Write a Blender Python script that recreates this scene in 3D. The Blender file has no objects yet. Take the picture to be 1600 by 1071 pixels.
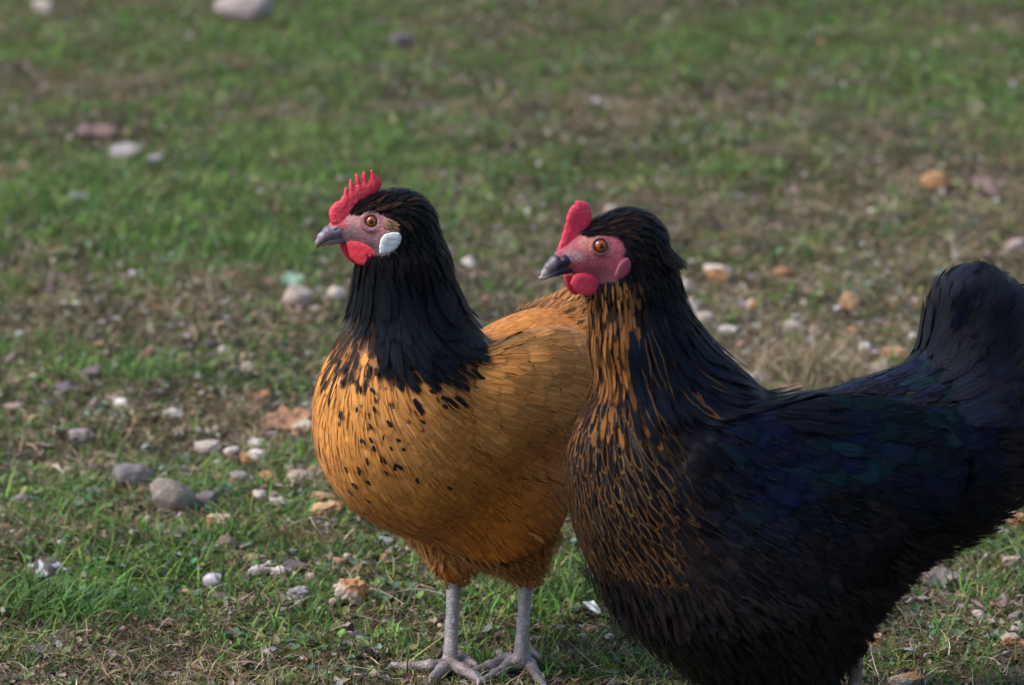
import bpy, math, random
import numpy as np
from mathutils import Vector
rad = math.radians
random.seed(7)
RNG = np.random.default_rng(7)
DBG = ''            # '' for the full scene

# ------------------------------------------------------------------ camera, world, sun
S = bpy.context.scene
FPX, CX, CY = 7000.0, 800.0, 535.5
CAM = np.array([0.0, -4.0, 1.15]); PITCH = rad(11.9)
cd = bpy.data.cameras.new('camera'); cam = bpy.data.objects.new('camera', cd)
S.collection.objects.link(cam); S.camera = cam
cam.location = CAM; cam.rotation_euler = (math.pi/2 - PITCH, 0, 0)
cd.sensor_width = 36.0; cd.lens = FPX/1600*36.0
cd.clip_start = 0.1; cd.clip_end = 1000
cd.dof.use_dof = True; cd.dof.focus_distance = 4.02; cd.dof.aperture_fstop = 8.0
SUN_EL, SUN_AZ = 48.0, -105.0      # azimuth: 0 = ahead of the camera, negative = to its left
w = bpy.data.worlds.new('World'); S.world = w; w.use_nodes = True
nt = w.node_tree; bg = nt.nodes['Background']
sky = nt.nodes.new('ShaderNodeTexSky'); sky.sky_type = 'NISHITA'; sky.sun_disc = False
sky.sun_elevation = rad(SUN_EL); sky.sun_rotation = rad(SUN_AZ)
sky.air_density = 1.0; sky.dust_density = 2.5; sky.ozone_density = 1.0
nt.links.new(sky.outputs[0], bg.inputs[0]); bg.inputs[1].default_value = 0.125
sl = bpy.data.lights.new('sun', 'SUN'); sl.energy = 1.3; sl.angle = rad(20); sl.color = (1.0, 0.98, 0.94)
so = bpy.data.objects.new('sun', sl); S.collection.objects.link(so)
_a, _e = rad(SUN_AZ), rad(SUN_EL)
sd = Vector((math.sin(_a)*math.cos(_e), math.cos(_a)*math.cos(_e), math.sin(_e)))
so.rotation_euler = sd.to_track_quat('Z', 'Y').to_euler()
so.location = (-3, 2, 5)
S.view_settings.view_transform = 'Standard'; S.view_settings.look = 'None'
S.view_settings.exposure = 0.90; S.view_settings.gamma = 1
S.render.engine = 'CYCLES'
S.cycles.use_denoising = True
S.cycles.max_bounces = 6; S.cycles.diffuse_bounces = 3; S.cycles.glossy_bounces = 2
S.cycles.transmission_bounces = 3; S.cycles.transparent_max_bounces = 12
S.cycles.caustics_reflective = False; S.cycles.caustics_refractive = False

# ------------------------------------------------------------------ projections
_rt = np.array([1.0, 0, 0]); _up = np.array([0, math.sin(PITCH), math.cos(PITCH)]); _fw = np.array([0, math.cos(PITCH), -math.sin(PITCH)])
def ray(px, py): return _fw + _rt*(px-CX)/FPX + _up*(CY-py)/FPX
def on_plane(px, py, p0, n):
    d = ray(px, py); t = np.dot(np.asarray(p0)-CAM, n)/np.dot(d, n); return CAM + d*t
def D(px, py, y): return on_plane(px, py, (0, y, 0), np.array([0, 1.0, 0]))
def pix(P):
    Q = P - CAM; z = Q@_fw
    return CX + FPX*(Q@_rt)/z, CY - FPX*(Q@_up)/z
# ------------------------------------------------------------------ noise
def _h(ix, iy, iz, s):
    n = (ix*374761393 + iy*668265263 + iz*2147483647 + s*1274126177) & 0x7fffffff
    n = ((n ^ (n >> 13))*1274126177) & 0x7fffffff
    n = ((n ^ (n >> 16))*668265263) & 0x7fffffff
    return (n & 0xffffff)/float(0xffffff)
def vn(P, sc, seed=0):
    P = np.asarray(P, float)*sc
    if P.shape[-1] == 2: P = np.concatenate([P, np.zeros(P.shape[:-1]+(1,))], -1)
    I = np.floor(P).astype(np.int64); F = P-I; F = F*F*(3-2*F)
    r = 0
    for a in (0, 1):
        for b in (0, 1):
            for c in (0, 1):
                wt = (F[..., 0] if a else 1-F[..., 0])*(F[..., 1] if b else 1-F[..., 1])*(F[..., 2] if c else 1-F[..., 2])
                r = r + wt*_h(I[..., 0]+a, I[..., 1]+b, I[..., 2]+c, seed)
    return r*2-1
def fbm(P, sc, seed=0, o=3):
    r = 0; a = 1.0
    for i in range(o): r = r + a*vn(P, sc*2**i, seed+i*17); a *= .5
    return r/1.75
def sstep(a, b, x):
    t = np.clip((x-a)/(b-a), 0, 1); return t*t*(3-2*t)
def mixc(a, b, t):
    t = np.asarray(t)[..., None]; return np.asarray(a)*(1-t) + np.asarray(b)*t
def nrm(v): return v/np.maximum(np.linalg.norm(v, axis=-1, keepdims=True), 1e-9)

def ground_h(x, y):
    P = np.stack([np.asarray(x, float), np.asarray(y, float)], -1)
    near = 0.012*fbm(P, 2.2, 3, 3) + 0.008*fbm(P, 9, 9, 2) + .0035*fbm(P, 30, 19, 2)
    return near
def G(px, py, dz=0.0):
    z = 0.0
    for _ in range(6):
        d = ray(px, py); t = (z-CAM[2])/d[2]; p = CAM+d*t; z = float(ground_h(p[0], p[1]))
    p[2] = z+dz; return p

# ------------------------------------------------------------------ mesh helpers
COL = S.collection
def mesh(name, V, Fq, mat, parent=None, attrs=None, smooth=True, midx=None, origin=None):
    """V (N,3) ; Fq: array (M,3|4) or list of such arrays"""
    V = np.asarray(V, np.float32)
    if origin is not None: V = V-np.asarray(origin, np.float32)
    fl = Fq if isinstance(Fq, list) else [Fq]
    fl = [np.asarray(f, np.int32) for f in fl if len(f)]
    me = bpy.data.meshes.new(name)
    me.vertices.add(len(V)); me.vertices.foreach_set('co', V.ravel())
    loops = np.concatenate([f.ravel() for f in fl]); tot = np.concatenate([np.full(len(f), f.shape[1], np.int32) for f in fl])
    st = np.concatenate([[0], np.cumsum(tot)[:-1]]).astype(np.int32)
    me.loops.add(len(loops)); me.loops.foreach_set('vertex_index', loops)
    me.polygons.add(len(tot)); me.polygons.foreach_set('loop_start', st)
    me.polygons.foreach_set('use_smooth', np.full(len(tot), smooth))
    if midx is not None: me.polygons.foreach_set('material_index', np.asarray(midx, np.int32))
    me.update(calc_edges=True)
    for k, v in (attrs or {}).items():
        v = np.asarray(v, np.float32)
        if v.shape[1] == 3 and k.startswith('c'):
            v = np.concatenate([v, np.ones((len(v), 1), np.float32)], 1)
        if v.shape[1] == 4:
            a = me.attributes.new(k, 'FLOAT_COLOR', 'POINT'); a.data.foreach_set('color', v.ravel())
        else:
            a = me.attributes.new(k, 'FLOAT_VECTOR', 'POINT'); a.data.foreach_set('vector', v.ravel())
    for m in (mat if isinstance(mat, (list, tuple)) else [mat]): me.materials.append(m)
    o = bpy.data.objects.new(name, me); COL.objects.link(o)
    if parent is not None: o.parent = parent
    return o
def tag(o, label=None, cat=None, group=None, kind=None):
    for k, v in (('label', label), ('category', cat), ('group', group), ('kind', kind)):
        if v: o[k] = v
    return o
def grid_faces(n, rows, cols):
    """n separate sheets of rows x cols vertices"""
    r, c = np.meshgrid(np.arange(rows-1), np.arange(cols-1), indexing='ij')
    a = (r*cols+c).ravel(); q = np.stack([a, a+1, a+cols+1, a+cols], 1)
    return (q[None]+(np.arange(n)*rows*cols)[:, None, None]).reshape(-1, 4)

# ------------------------------------------------------------------ signed distance shapes
class SDF:
    def __init__(s): s.p = []
    def cone(s, a, b, ra, rb, k=.02): s.p.append(('c', np.array(a, float), np.array(b, float), ra, rb, k)); return s
    def ell(s, c, ax, r, k=.02): s.p.append(('e', np.array(c, float), np.array(ax, float), np.array(r, float), 0, k)); return s
    def sub(s, c, ax, r, k=.005): s.p.append(('s', np.array(c, float), np.array(ax, float), np.array(r, float), 0, k)); return s
    def __call__(s, P):
        P = np.asarray(P); sh = P.shape[:-1]; P = P.reshape(-1, 3); d = None
        for t, a, b, ra, rb, k in s.p:
            if t == 'c':
                ba = b-a; h = np.clip((P-a)@ba/(ba@ba), 0, 1)
                e = np.linalg.norm(P-a-h[:, None]*ba, axis=1)-(ra+(rb-ra)*h)
            else:
                q = (P-a)@b.T; k0 = np.linalg.norm(q/ra, axis=1); k1 = np.linalg.norm(q/ra**2, axis=1)
                e = np.where(k1 > 1e-9, k0*(k0-1)/np.maximum(k1, 1e-9), -ra.min())
            if d is None: d = e
            elif t == 's':
                e = -e; h = np.clip(.5-.5*(e-d)/k, 0, 1); d = e*(1-h)*1.0+d*h + k*h*(1-h)
            else:
                h = np.clip(.5+.5*(e-d)/k, 0, 1); d = e*(1-h)+d*h-k*h*(1-h)
        return d.reshape(sh)
    def grad(s, P, e=.0008):
        d = s(P); g = np.stack([s(P+np.eye(3)[i]*e)-d for i in range(3)], -1)/e
        return d, nrm(g)
    def bounds(s, m=.02):
        lo = np.full(3, 1e9); hi = -lo
        for t, a, b, ra, rb, k in s.p:
            if t == 'c':
                for c, r in ((a, ra), (b, rb)): lo = np.minimum(lo, c-r); hi = np.maximum(hi, c+r)
            elif t == 'e': r = ra.max(); lo = np.minimum(lo, a-r); hi = np.maximum(hi, a+r)
        return lo-m, hi+m
def snets(f, lo, hi, cell, newton=2):
    n = np.ceil((hi-lo)/cell).astype(int)+1
    ax = [lo[i]+np.arange(n[i])*cell for i in range(3)]
    F = np.empty(tuple(n), np.float32)
    for i in range(n[0]):
        Y, Z = np.meshgrid(ax[1], ax[2], indexing='ij')
        F[i] = f(np.stack([np.full_like(Y, ax[0][i]), Y, Z], -1))
    I = F < 0
    cs = np.zeros(tuple(n-1), np.int8)
    for a in (0, 1):
        for b in (0, 1):
            for c in (0, 1): cs += I[a:n[0]-1+a, b:n[1]-1+b, c:n[2]-1+c]
    act = np.argwhere((cs > 0) & (cs < 8)); idx = np.full(tuple(n-1), -1, np.int64); idx[tuple(act.T)] = np.arange(len(act))
    acc = np.zeros((len(act), 3)); cnt = np.zeros(len(act))
    for ai in range(3):
        o = [j for j in range(3) if j != ai]
        for b in (0, 1):
            for c in (0, 1):
                p = act.copy(); p[:, o[0]] += b; p[:, o[1]] += c; q = p.copy(); q[:, ai] += 1
                f0 = F[tuple(p.T)]; f1 = F[tuple(q.T)]; m = (f0 < 0) != (f1 < 0)
                t = np.where(m, f0/np.where(m, f0-f1, 1), 0); x = p.astype(float); x[:, ai] += t
                acc[m] += x[m]; cnt[m] += 1
    V = lo+acc/cnt[:, None]*cell
    Q = []
    for ai in range(3):
        u, v = (ai+1) % 3, (ai+2) % 3
        sl0 = [slice(None)]*3; sl1 = [slice(None)]*3; sl0[ai] = slice(0, -1); sl1[ai] = slice(1, None)
        A = I[tuple(sl0)]; B = I[tuple(sl1)]
        for flip, M in ((0, A & ~B), (1, B & ~A)):
            g = np.argwhere(M); g = g[(g[:, u] > 0) & (g[:, v] > 0) & (g[:, u] < n[u]-1) & (g[:, v] < n[v]-1)]
            def cid(du, dv):
                h = g.copy(); h[:, u] -= du; h[:, v] -= dv; return idx[tuple(h.T)]
            q = np.stack([cid(1, 1), cid(0, 1), cid(0, 0), cid(1, 0)], 1)
            Q.append(q[:, ::-1] if flip else q)
    Q = np.concatenate(Q); Q = Q[(Q >= 0).all(1)]
    for _ in range(newton):
        d = f(V); e = cell*.3; g = np.stack([f(V+np.eye(3)[i]*e)-d for i in range(3)], -1)/e
        g2 = np.maximum((g*g).sum(-1), .2); V = V-np.clip(d/g2, -cell*.6, cell*.6)[:, None]*g
    return V, Q

def poly_sd(P2, poly):
    """signed distance (negative inside) of 2-D points to a polygon"""
    poly = np.asarray(poly, float); d = np.full(len(P2), 1e9); ins = np.zeros(len(P2), bool)
    n = len(poly)
    for i in range(n):
        a, b = poly[i], poly[(i+1) % n]; e = b-a; w_ = P2-a
        t = np.clip(w_@e/max(e@e, 1e-12), 0, 1); d = np.minimum(d, np.linalg.norm(w_-t[:, None]*e, axis=1))
        c = (a[1] > P2[:, 1]) != (b[1] > P2[:, 1])
        ins ^= c & (P2[:, 0] < (b[0]-a[0])*(P2[:, 1]-a[1])/(b[1]-a[1] if b[1] != a[1] else 1e-9)+a[0])
    return np.where(ins, -d, d)

# ------------------------------------------------------------------ materials
def nodes(name):
    m = bpy.data.materials.new(name); m.use_nodes = True; n = m.node_tree
    return m, n, n.nodes['Principled BSDF'], (lambda t, **k: _mk(n, t, **k)), n.links.new
def _mk(n, t, **k):
    x = n.nodes.new(t)
    for a, b in k.items():
        if a.startswith('i_'):
            key = a[2:]; x.inputs[int(key) if key.isdigit() else key].default_value = b
        else: setattr(x, a, b)
    return x
def math_n(N, L, op, a, b=None, c=None, clamp=False):
    x = N('ShaderNodeMath', operation=op); x.use_clamp = clamp
    for i, v in enumerate((a, b, c)):
        if v is None: continue
        if isinstance(v, (int, float)): x.inputs[i].default_value = v
        else: L(v, x.inputs[i])
    return x.outputs[0]
def mixn(N, L, f, a, b, typ='MIX'):
    x = N('ShaderNodeMix', data_type='RGBA', blend_type=typ)
    for i, v in ((0, f), (6, a), (7, b)):
        if isinstance(v, (int, float)): x.inputs[i].default_value = v
        elif isinstance(v, tuple): x.inputs[i].default_value = (*v, 1) if len(v) == 3 else v
        else: L(v, x.inputs[i])
    return x.outputs[2]
def ss(N, L, v, a, b):
    x = N('ShaderNodeMapRange', interpolation_type='SMOOTHSTEP')
    L(v, x.inputs[0]); x.inputs[1].default_value = a; x.inputs[2].default_value = b
    return x.outputs[0]

def feather_mat(name, rough=.55, spec=.35, sheen=.15, tint=None, transl=0.0, bump=.35):
    """attributes: ca (vane), cb (edge), fuv (u, v, id), pt (edge, tip, shaft strengths)"""
    m, n, P, N, L = nodes(name)
    ca = N('ShaderNodeAttribute', attribute_name='ca').outputs['Color']
    cb = N('ShaderNodeAttribute', attribute_name='cb').outputs['Color']
    sp = N('ShaderNodeSeparateXYZ'); L(N('ShaderNodeAttribute', attribute_name='fuv').outputs['Vector'], sp.inputs[0])
    pp = N('ShaderNodeSeparateXYZ'); L(N('ShaderNodeAttribute', attribute_name='pt').outputs['Vector'], pp.inputs[0])
    u, v, i = sp.outputs; e, t, s = pp.outputs
    au = math_n(N, L, 'ABSOLUTE', math_n(N, L, 'MULTIPLY_ADD', u, 2.0, -1.0))
    # barbs run obliquely from the shaft
    bb = math_n(N, L, 'ADD', math_n(N, L, 'MULTIPLY', v, 1.0), math_n(N, L, 'MULTIPLY', au, -.50))
    cv = N('ShaderNodeCombineXYZ'); L(math_n(N, L, 'MULTIPLY', bb, 34.0), cv.inputs[0]); L(math_n(N, L, 'MULTIPLY', au, .5), cv.inputs[1]); L(math_n(N, L, 'MULTIPLY', i, 97.0), cv.inputs[2])
    nz = N('ShaderNodeTexNoise', i_Scale=1.0, i_Detail=2.0); L(cv.outputs[0], nz.inputs['Vector']); barb = nz.outputs[0]
    jit = math_n(N, L, 'MULTIPLY_ADD', barb, .30, -.15)
    edge = ss(N, L, math_n(N, L, 'ADD', au, jit), .52, .82)
    tip = ss(N, L, math_n(N, L, 'ADD', v, math_n(N, L, 'MULTIPLY', jit, .6)), .72, .9)
    f = math_n(N, L, 'MAXIMUM', math_n(N, L, 'MULTIPLY', edge, e), math_n(N, L, 'MULTIPLY', tip, t), clamp=True)
    col = mixn(N, L, f, ca, cb)
    shaft = math_n(N, L, 'MULTIPLY', math_n(N, L, 'SUBTRACT', 1.0, ss(N, L, au, .05, .16)), s, clamp=True)
    shaft_col = mixn(N, L, 1.0, col, (2.1, 2.2, 2.6), 'MULTIPLY')  # paler vane colour for the feather's own shaft
    col = mixn(N, L, shaft, col, shaft_col)
    g = math_n(N, L, 'MULTIPLY_ADD', barb, .9, .55)
    cg = N('ShaderNodeCombineColor'); [L(g, cg.inputs[k]) for k in range(3)]
    col = mixn(N, L, 1.0, col, cg.outputs[0], 'MULTIPLY')
    L(col, P.inputs['Base Color'])
    P.inputs['Roughness'].default_value = rough; P.inputs['Specular IOR Level'].default_value = spec
    P.inputs['Sheen Weight'].default_value = sheen; P.inputs['Sheen Roughness'].default_value = .5
    if tint: P.inputs['Specular Tint'].default_value = (*tint, 1)
    bp = N('ShaderNodeBump', i_Strength=bump, i_Distance=.0012); L(barb, bp.inputs['Height']); L(bp.outputs[0], P.inputs['Normal'])
    def dyn(x, a0, k, st):
        lo_ = math_n(N, L, 'MULTIPLY_ADD', st, k, a0); num = math_n(N, L, 'SUBTRACT', x, lo_); den = math_n(N, L, 'SUBTRACT', 1.0, lo_)
        return math_n(N, L, 'DIVIDE', num, den, clamp=True)
    rim = math_n(N, L, 'MAXIMUM', dyn(au, .22, .52, e), dyn(v, .45, .42, t))
    al = math_n(N, L, 'SUBTRACT', 1.0, ss(N, L, math_n(N, L, 'ADD', rim, math_n(N, L, 'MULTIPLY', barb, .7)), .60, 1.30))
    L(al, P.inputs['Alpha'])
    return m
def attr_mat(name, rough=.6, spec=.3, transl=0.0, nscale=0, namp=.3, bump=0, bscale=300, sss=0):
    m, n, P, N, L = nodes(name)
    c = N('ShaderNodeAttribute', attribute_name='ca').outputs['Color']
    tc = N('ShaderNodeTexCoord').outputs['Object']
    if nscale:
        nz = N('ShaderNodeTexNoise', i_Scale=nscale, i_Detail=4.0); L(tc, nz.inputs['Vector'])
        g = math_n(N, L, 'MULTIPLY_ADD', nz.outputs[0], namp*2.4, 1-namp*1.2)
        cg = N('ShaderNodeCombineColor'); [L(g, cg.inputs[k]) for k in range(3)]
        c = mixn(N, L, 1.0, c, cg.outputs[0], 'MULTIPLY')
    L(c, P.inputs['Base Color']); P.inputs['Roughness'].default_value = rough
    P.inputs['Specular IOR Level'].default_value = spec
    if bump:
        nb = N('ShaderNodeTexNoise', i_Scale=bscale, i_Detail=3.0); L(tc, nb.inputs['Vector'])
        bp = N('ShaderNodeBump', i_Strength=bump, i_Distance=.001); L(nb.outputs[0], bp.inputs['Height']); L(bp.outputs[0], P.inputs['Normal'])
    if sss:
        P.inputs['Subsurface Weight'].default_value = sss; P.inputs['Subsurface Scale'].default_value = .004
        P.inputs['Subsurface Radius'].default_value = (1, .25, .15)
    if transl:
        tr = N('ShaderNodeBsdfTranslucent'); L(c, tr.inputs[0]); mx = N('ShaderNodeMixShader', i_0=transl)
        L(P.outputs[0], mx.inputs[1]); L(tr.outputs[0], mx.inputs[2]); L(mx.outputs[0], n.nodes['Material Output'].inputs[0])
    return m

# ------------------------------------------------------------------ hens: shared tools
class Frame:
    """vertical mid-plane of an animal: heading, left side, up"""
    def __init__(s, x, y, phi):
        s.o = np.array([x, y, 0.0]); p = rad(phi)
        s.H = np.array([-math.sin(p), -math.cos(p), 0.0]); s.L = np.array([-s.H[1], s.H[0], 0.0]); s.U = np.array([0, 0, 1.0])
        s.ax = np.stack([s.H, s.L, s.U])
    def M(s, px, py, l=0.0): return on_plane(px, py, s.o+s.L*l, s.L)
    def loc(s, P): return (P-s.o)@s.ax.T
    def dirw(s, f, l, u): return s.H*f+s.L*l+s.U*u
    def mpix(s, P):
        l = (P-s.o)@s.L; return pix(P-l[..., None]*s.L)
def tilt_ax(fr, pitch, yaw=0):
    """axes of an ellipsoid: pitched nose-up by pitch degrees inside the frame"""
    c, s_ = math.cos(rad(pitch)), math.sin(rad(pitch)); a = fr.H*c+fr.U*s_; b = -fr.H*s_+fr.U*c; l = fr.L
    if yaw:
        c, s_ = math.cos(rad(yaw)), math.sin(rad(yaw)); a, l = a*c+l*s_, l*c-a*s_
    return np.stack([a, l, b])
def make_flow(fr, anchors, sig=.05):
    Pa, Da, Sg = [], [], []
    for (px, py, l), d, *s_ in anchors:
        q = fr.loc(fr.M(px, py, l)); Pa.append(q); Da.append(d); Sg.append(s_[0] if s_ else sig)
    Pa = np.array(Pa); Da = nrm(np.array(Da, float)); Sg = np.array(Sg)
    def flow(P):
        q = fr.loc(P); sg = np.sign(q[:, 1]); sg[sg == 0] = 1; q = np.stack([q[:, 0], np.abs(q[:, 1]), q[:, 2]], 1)
        d2 = ((q[:, None]-Pa[None])**2).sum(-1)/Sg**2
        w_ = np.exp(-d2*.5)+1e-6/(1+d2); v = (w_[..., None]*Da).sum(1)
        return nrm(v[:, :1]*fr.H+(v[:, 1]*sg)[:, None]*fr.L*np.clip(np.abs(q[:, 1:2])/.01, 0, 1)+v[:, 2:]*fr.U)
    return flow
def poisson(C, r, rng):
    """greedy thinning of candidate points C to a spacing r (scalar)"""
    C = C[rng.permutation(len(C))]; cell = {}; keep = []
    K = np.floor(C/r).astype(int).tolist(); Cl = C.tolist(); r2 = r*r
    nb = [(a, b, c) for a in (-1, 0, 1) for b in (-1, 0, 1) for c in (-1, 0, 1)]
    for i, (k, p) in enumerate(zip(K, Cl)):
        ok = True
        for a, b, c in nb:
            for q in cell.get((k[0]+a, k[1]+b, k[2]+c), ()):
                if (q[0]-p[0])**2+(q[1]-p[1])**2+(q[2]-p[2])**2 < r2: ok = False; break
            if not ok: break
        if ok: cell.setdefault(tuple(k), []).append(p); keep.append(i)
    return C[keep]
def scatter(V, sdf, mask, r, rng, cell=.004):
    C = V[mask(V)]
    k = max(1, int(math.ceil((cell/r)**2*4)))
    C = np.repeat(C, k, 0); C = C+rng.normal(size=C.shape)*cell*.5
    d, n = sdf.grad(C); C = C-n*d[:, None]
    C = C[mask(C)]
    return poisson(C, r, rng)
PROF = {
    'round': lambda s: np.minimum(1, .35+1.9*s)*np.sqrt(np.clip(1-np.clip((s-.38)/.62, 0, 1)**2.1, 0, 1)),
    'lance': lambda s: np.minimum(1, .4+1.7*s)*np.clip(1-np.clip((s-.30)/.70, 0, 1)**1.7, 0, 1)**.8,
    'hackle': lambda s: np.minimum(1, .5+1.2*s)*np.sqrt(np.clip(1-np.clip((s-.35)/.65, 0, 1)**2.0, 0, 1))*(1-.25*s),
    'fluff': lambda s: np.minimum(1, .4+1.4*s)*(1-np.clip((s-.5)/.5, 0, 1)**2*.75),
    'quill': lambda s: np.minimum(1, .3+2.5*s)*np.sqrt(np.clip(1-np.clip((s-.75)/.25, 0, 1)**2.5, 0, 1)),
}
class Plume:
    """collects feathers (sheets of rows x cols) for one mesh part"""
    def __init__(s): s.V = []; s.F = []; s.A = {'ca': [], 'cb': [], 'fuv': [], 'pt': []}; s.n = 0; s.N = []
    def add(s, V, rows, cols, ca, cb, pt, rng, soft=.86):
        nb = None
        if isinstance(V, tuple): V, nb = V
        own = nrm(np.cross(np.gradient(V, axis=2), np.gradient(V, axis=1)))
        s.N.append((own if nb is None else nrm(own*(1-soft)+nb*soft)).reshape(-1, 3))
        n = V.shape[0]; k = rows*cols
        s.F.append(grid_faces(n, rows, cols)+s.n); s.V.append(V.reshape(-1, 3)); s.n += n*k
        u, v = np.meshgrid(np.linspace(0, 1, cols), np.linspace(0, 1, rows)**.9)
        idn = rng.random(n)
        fuv = np.stack([np.broadcast_to(u.ravel(), (n, k)), np.broadcast_to(v.ravel(), (n, k)), np.broadcast_to(idn[:, None], (n, k))], -1)
        s.A['fuv'].append(fuv.reshape(-1, 3))
        for key, c in (('ca', ca), ('cb', cb), ('pt', pt)):
            c = np.broadcast_to(np.asarray(c, float), (n, 3)); s.A[key].append(np.repeat(c, k, 0))
    def build(s, name, mat, parent, origin):
        if not s.V: return None
        o = mesh(name, np.concatenate(s.V), np.concatenate(s.F), mat, parent, {k: np.concatenate(v) for k, v in s.A.items()}, origin=origin)
        o.data.normals_split_custom_set_from_vertices(np.concatenate(s.N).tolist()); return o
def grow(roots, flow, sdf, L, W, rng, lift=.1, base=.001, stiff=0.0, rows=7, cols=5, prof='round', cup=.02, jit=.12, ragged=.10, droop=0.0, rand=.0015):
    n = len(roots); L = np.broadcast_to(np.asarray(L, float), (n,)); W = np.broadcast_to(np.asarray(W, float), (n,))
    L = L*rng.uniform(.75, 1.2, n); W = W*rng.uniform(.7, 1.2, n)
    sv = np.linspace(0, 1, rows)**.9; uv = np.linspace(-1, 1, cols); b0 = base+rng.uniform(0, rand, n)
    p = roots.copy(); d, nn = sdf.grad(p); p = p-nn*(d-b0)[:, None]
    T = flow(p); B = nrm(np.cross(T, nn)); T = nrm(T+B*rng.normal(size=(n, 1))*jit); T = nrm(T-nn*(T*nn).sum(1, keepdims=True))
    tw = rng.normal(size=n)*.06
    out = np.empty((n, rows, cols, 3)); nout = np.empty_like(out); pf = PROF[prof](sv)
    for i in range(rows):
        s_ = sv[i]; tgt = b0+lift*L*s_**1.2
        if i:
            q = p+T*(L*(sv[i]-sv[i-1]))[:, None]
            d, nn = sdf.grad(q); st = stiff*s_
            q = q-nn*((d-tgt)*np.where(d < tgt*.5, 1.0, 1-st))[:, None]
            f = flow(q); f = nrm(f-nn*(f*nn).sum(1, keepdims=True)); old = nrm(q-p)
            T = nrm(f*.5*(1-st)+old*(.5+.5*st)+np.array([0, 0, -droop*s_])); p = q
        B = nrm(np.cross(T, nn))
        wj = 1+rng.normal(size=(n, 2))*ragged*(s_ > .2)
        for j, u in enumerate(uv):
            off = u*W*.5*pf[i]*np.where(u < 0, wj[:, 0], wj[:, 1])
            q = p+B*off[:, None]+nn*(tw*off)[:, None]
            if abs(u) > .01:
                dq, nq = sdf.grad(q); tq = tgt-cup*u*u*W
                q = q-nq*((dq-np.maximum(tq, .0006))*np.where(dq < tq, 1.0, 1-stiff*s_))[:, None]
            out[:, i, j] = q; nout[:, i, j] = nn
    return out, nout
def strands(P, Dr, L, W, rng, segs=4, curl=.35, droop=.0):
    """thin ribbons -> (n, segs+1, 2, 3)"""
    n = len(P); T = nrm(Dr); cu = rng.normal(size=(n, 3))*curl; side = nrm(np.cross(T, rng.normal(size=(n, 3))))
    out = np.empty((n, segs+1, 2, 3)); p = P.copy()
    for i in range(segs+1):
        s_ = i/segs; wd = (W*(1-s_**1.5*.9)*.5)[:, None]
        out[:, i, 0] = p-side*wd; out[:, i, 1] = p+side*wd
        p = p+T*(L/segs)[:, None]; T = nrm(T+cu/segs+np.array([0, 0, -droop/segs])); side = nrm(side-T*(side*T).sum(1, keepdims=True))
    return out

def inflate(poly, tmax, edge, cell, bump=0, bfreq=400, bend=0.0, seed=1):
    """cushion-like slab in local axes (x, y, t) from a closed outline in metres"""
    poly = np.asarray(poly, float); lo = np.array([*poly.min(0), -tmax])-cell*3; hi = np.array([*poly.max(0), tmax])+cell*3
    def f(P):
        sh = P.shape[:-1]; P = P.reshape(-1, 3); d2 = poly_sd(P[:, :2], poly)
        T = tmax*np.sqrt(np.clip(1-(1-np.clip(-d2/edge, 0, 1))**2, 0, 1))
        if bump: T = T*(1+bump*vn(P, bfreq, seed))
        v = np.where(d2 < 0, np.abs(P[:, 2])-T, np.sqrt(d2*d2+P[:, 2]**2)); v = np.where((d2 < 0), np.maximum(v, d2), v)
        return v.reshape(sh)
    return snets(f, lo, hi, cell, newton=1)
def smooth_mesh(V, Q, it=2):
    E = np.concatenate([Q[:, [i, (i+1) % 4]] for i in range(4)]); 
    for _ in range(it):
        A = np.zeros_like(V); c = np.zeros(len(V)); np.add.at(A, E[:, 0], V[E[:, 1]]); np.add.at(c, E[:, 0], 1); np.add.at(A, E[:, 1], V[E[:, 0]]); np.add.at(c, E[:, 1], 1)
        V = V*.4+.6*A/np.maximum(c, 1)[:, None]
    return V
def slab(name, fr, l0, pts, mat, parent, org, tmax=.003, edge=.004, cell=.0008, bump=0, bfreq=400, color=None, nor=None, bend=None, sm=1):
    """px outline -> cushion in the plane of the frame (or with normal nor through point l0)"""
    if nor is None: o = fr.o+fr.L*l0; c = fr.L
    else: o = l0; c = nor
    a = nrm(np.cross(np.array([0, 0, 1.0]), c)); b = np.cross(c, a)
    P2 = np.array([[(q-o)@a, (q-o)@b] for q in (on_plane(x, y, o, c) for x, y in pts)])
    V, Q = inflate(P2, tmax, edge, cell, bump, bfreq); V = smooth_mesh(V, Q, sm)
    ctr = P2.mean(0)
    if bend is not None: V[:, 2] += bend(V[:, 0]-ctr[0], V[:, 1]-ctr[1])
    Wd = o+V[:, :1]*a+V[:, 1:2]*b+V[:, 2:]*c
    ca = color(Wd, V) if color else np.tile([.5, .02, .04], (len(V), 1))
    return mesh(name, Wd, Q, mat, parent, {'ca': ca}, origin=org)

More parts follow.
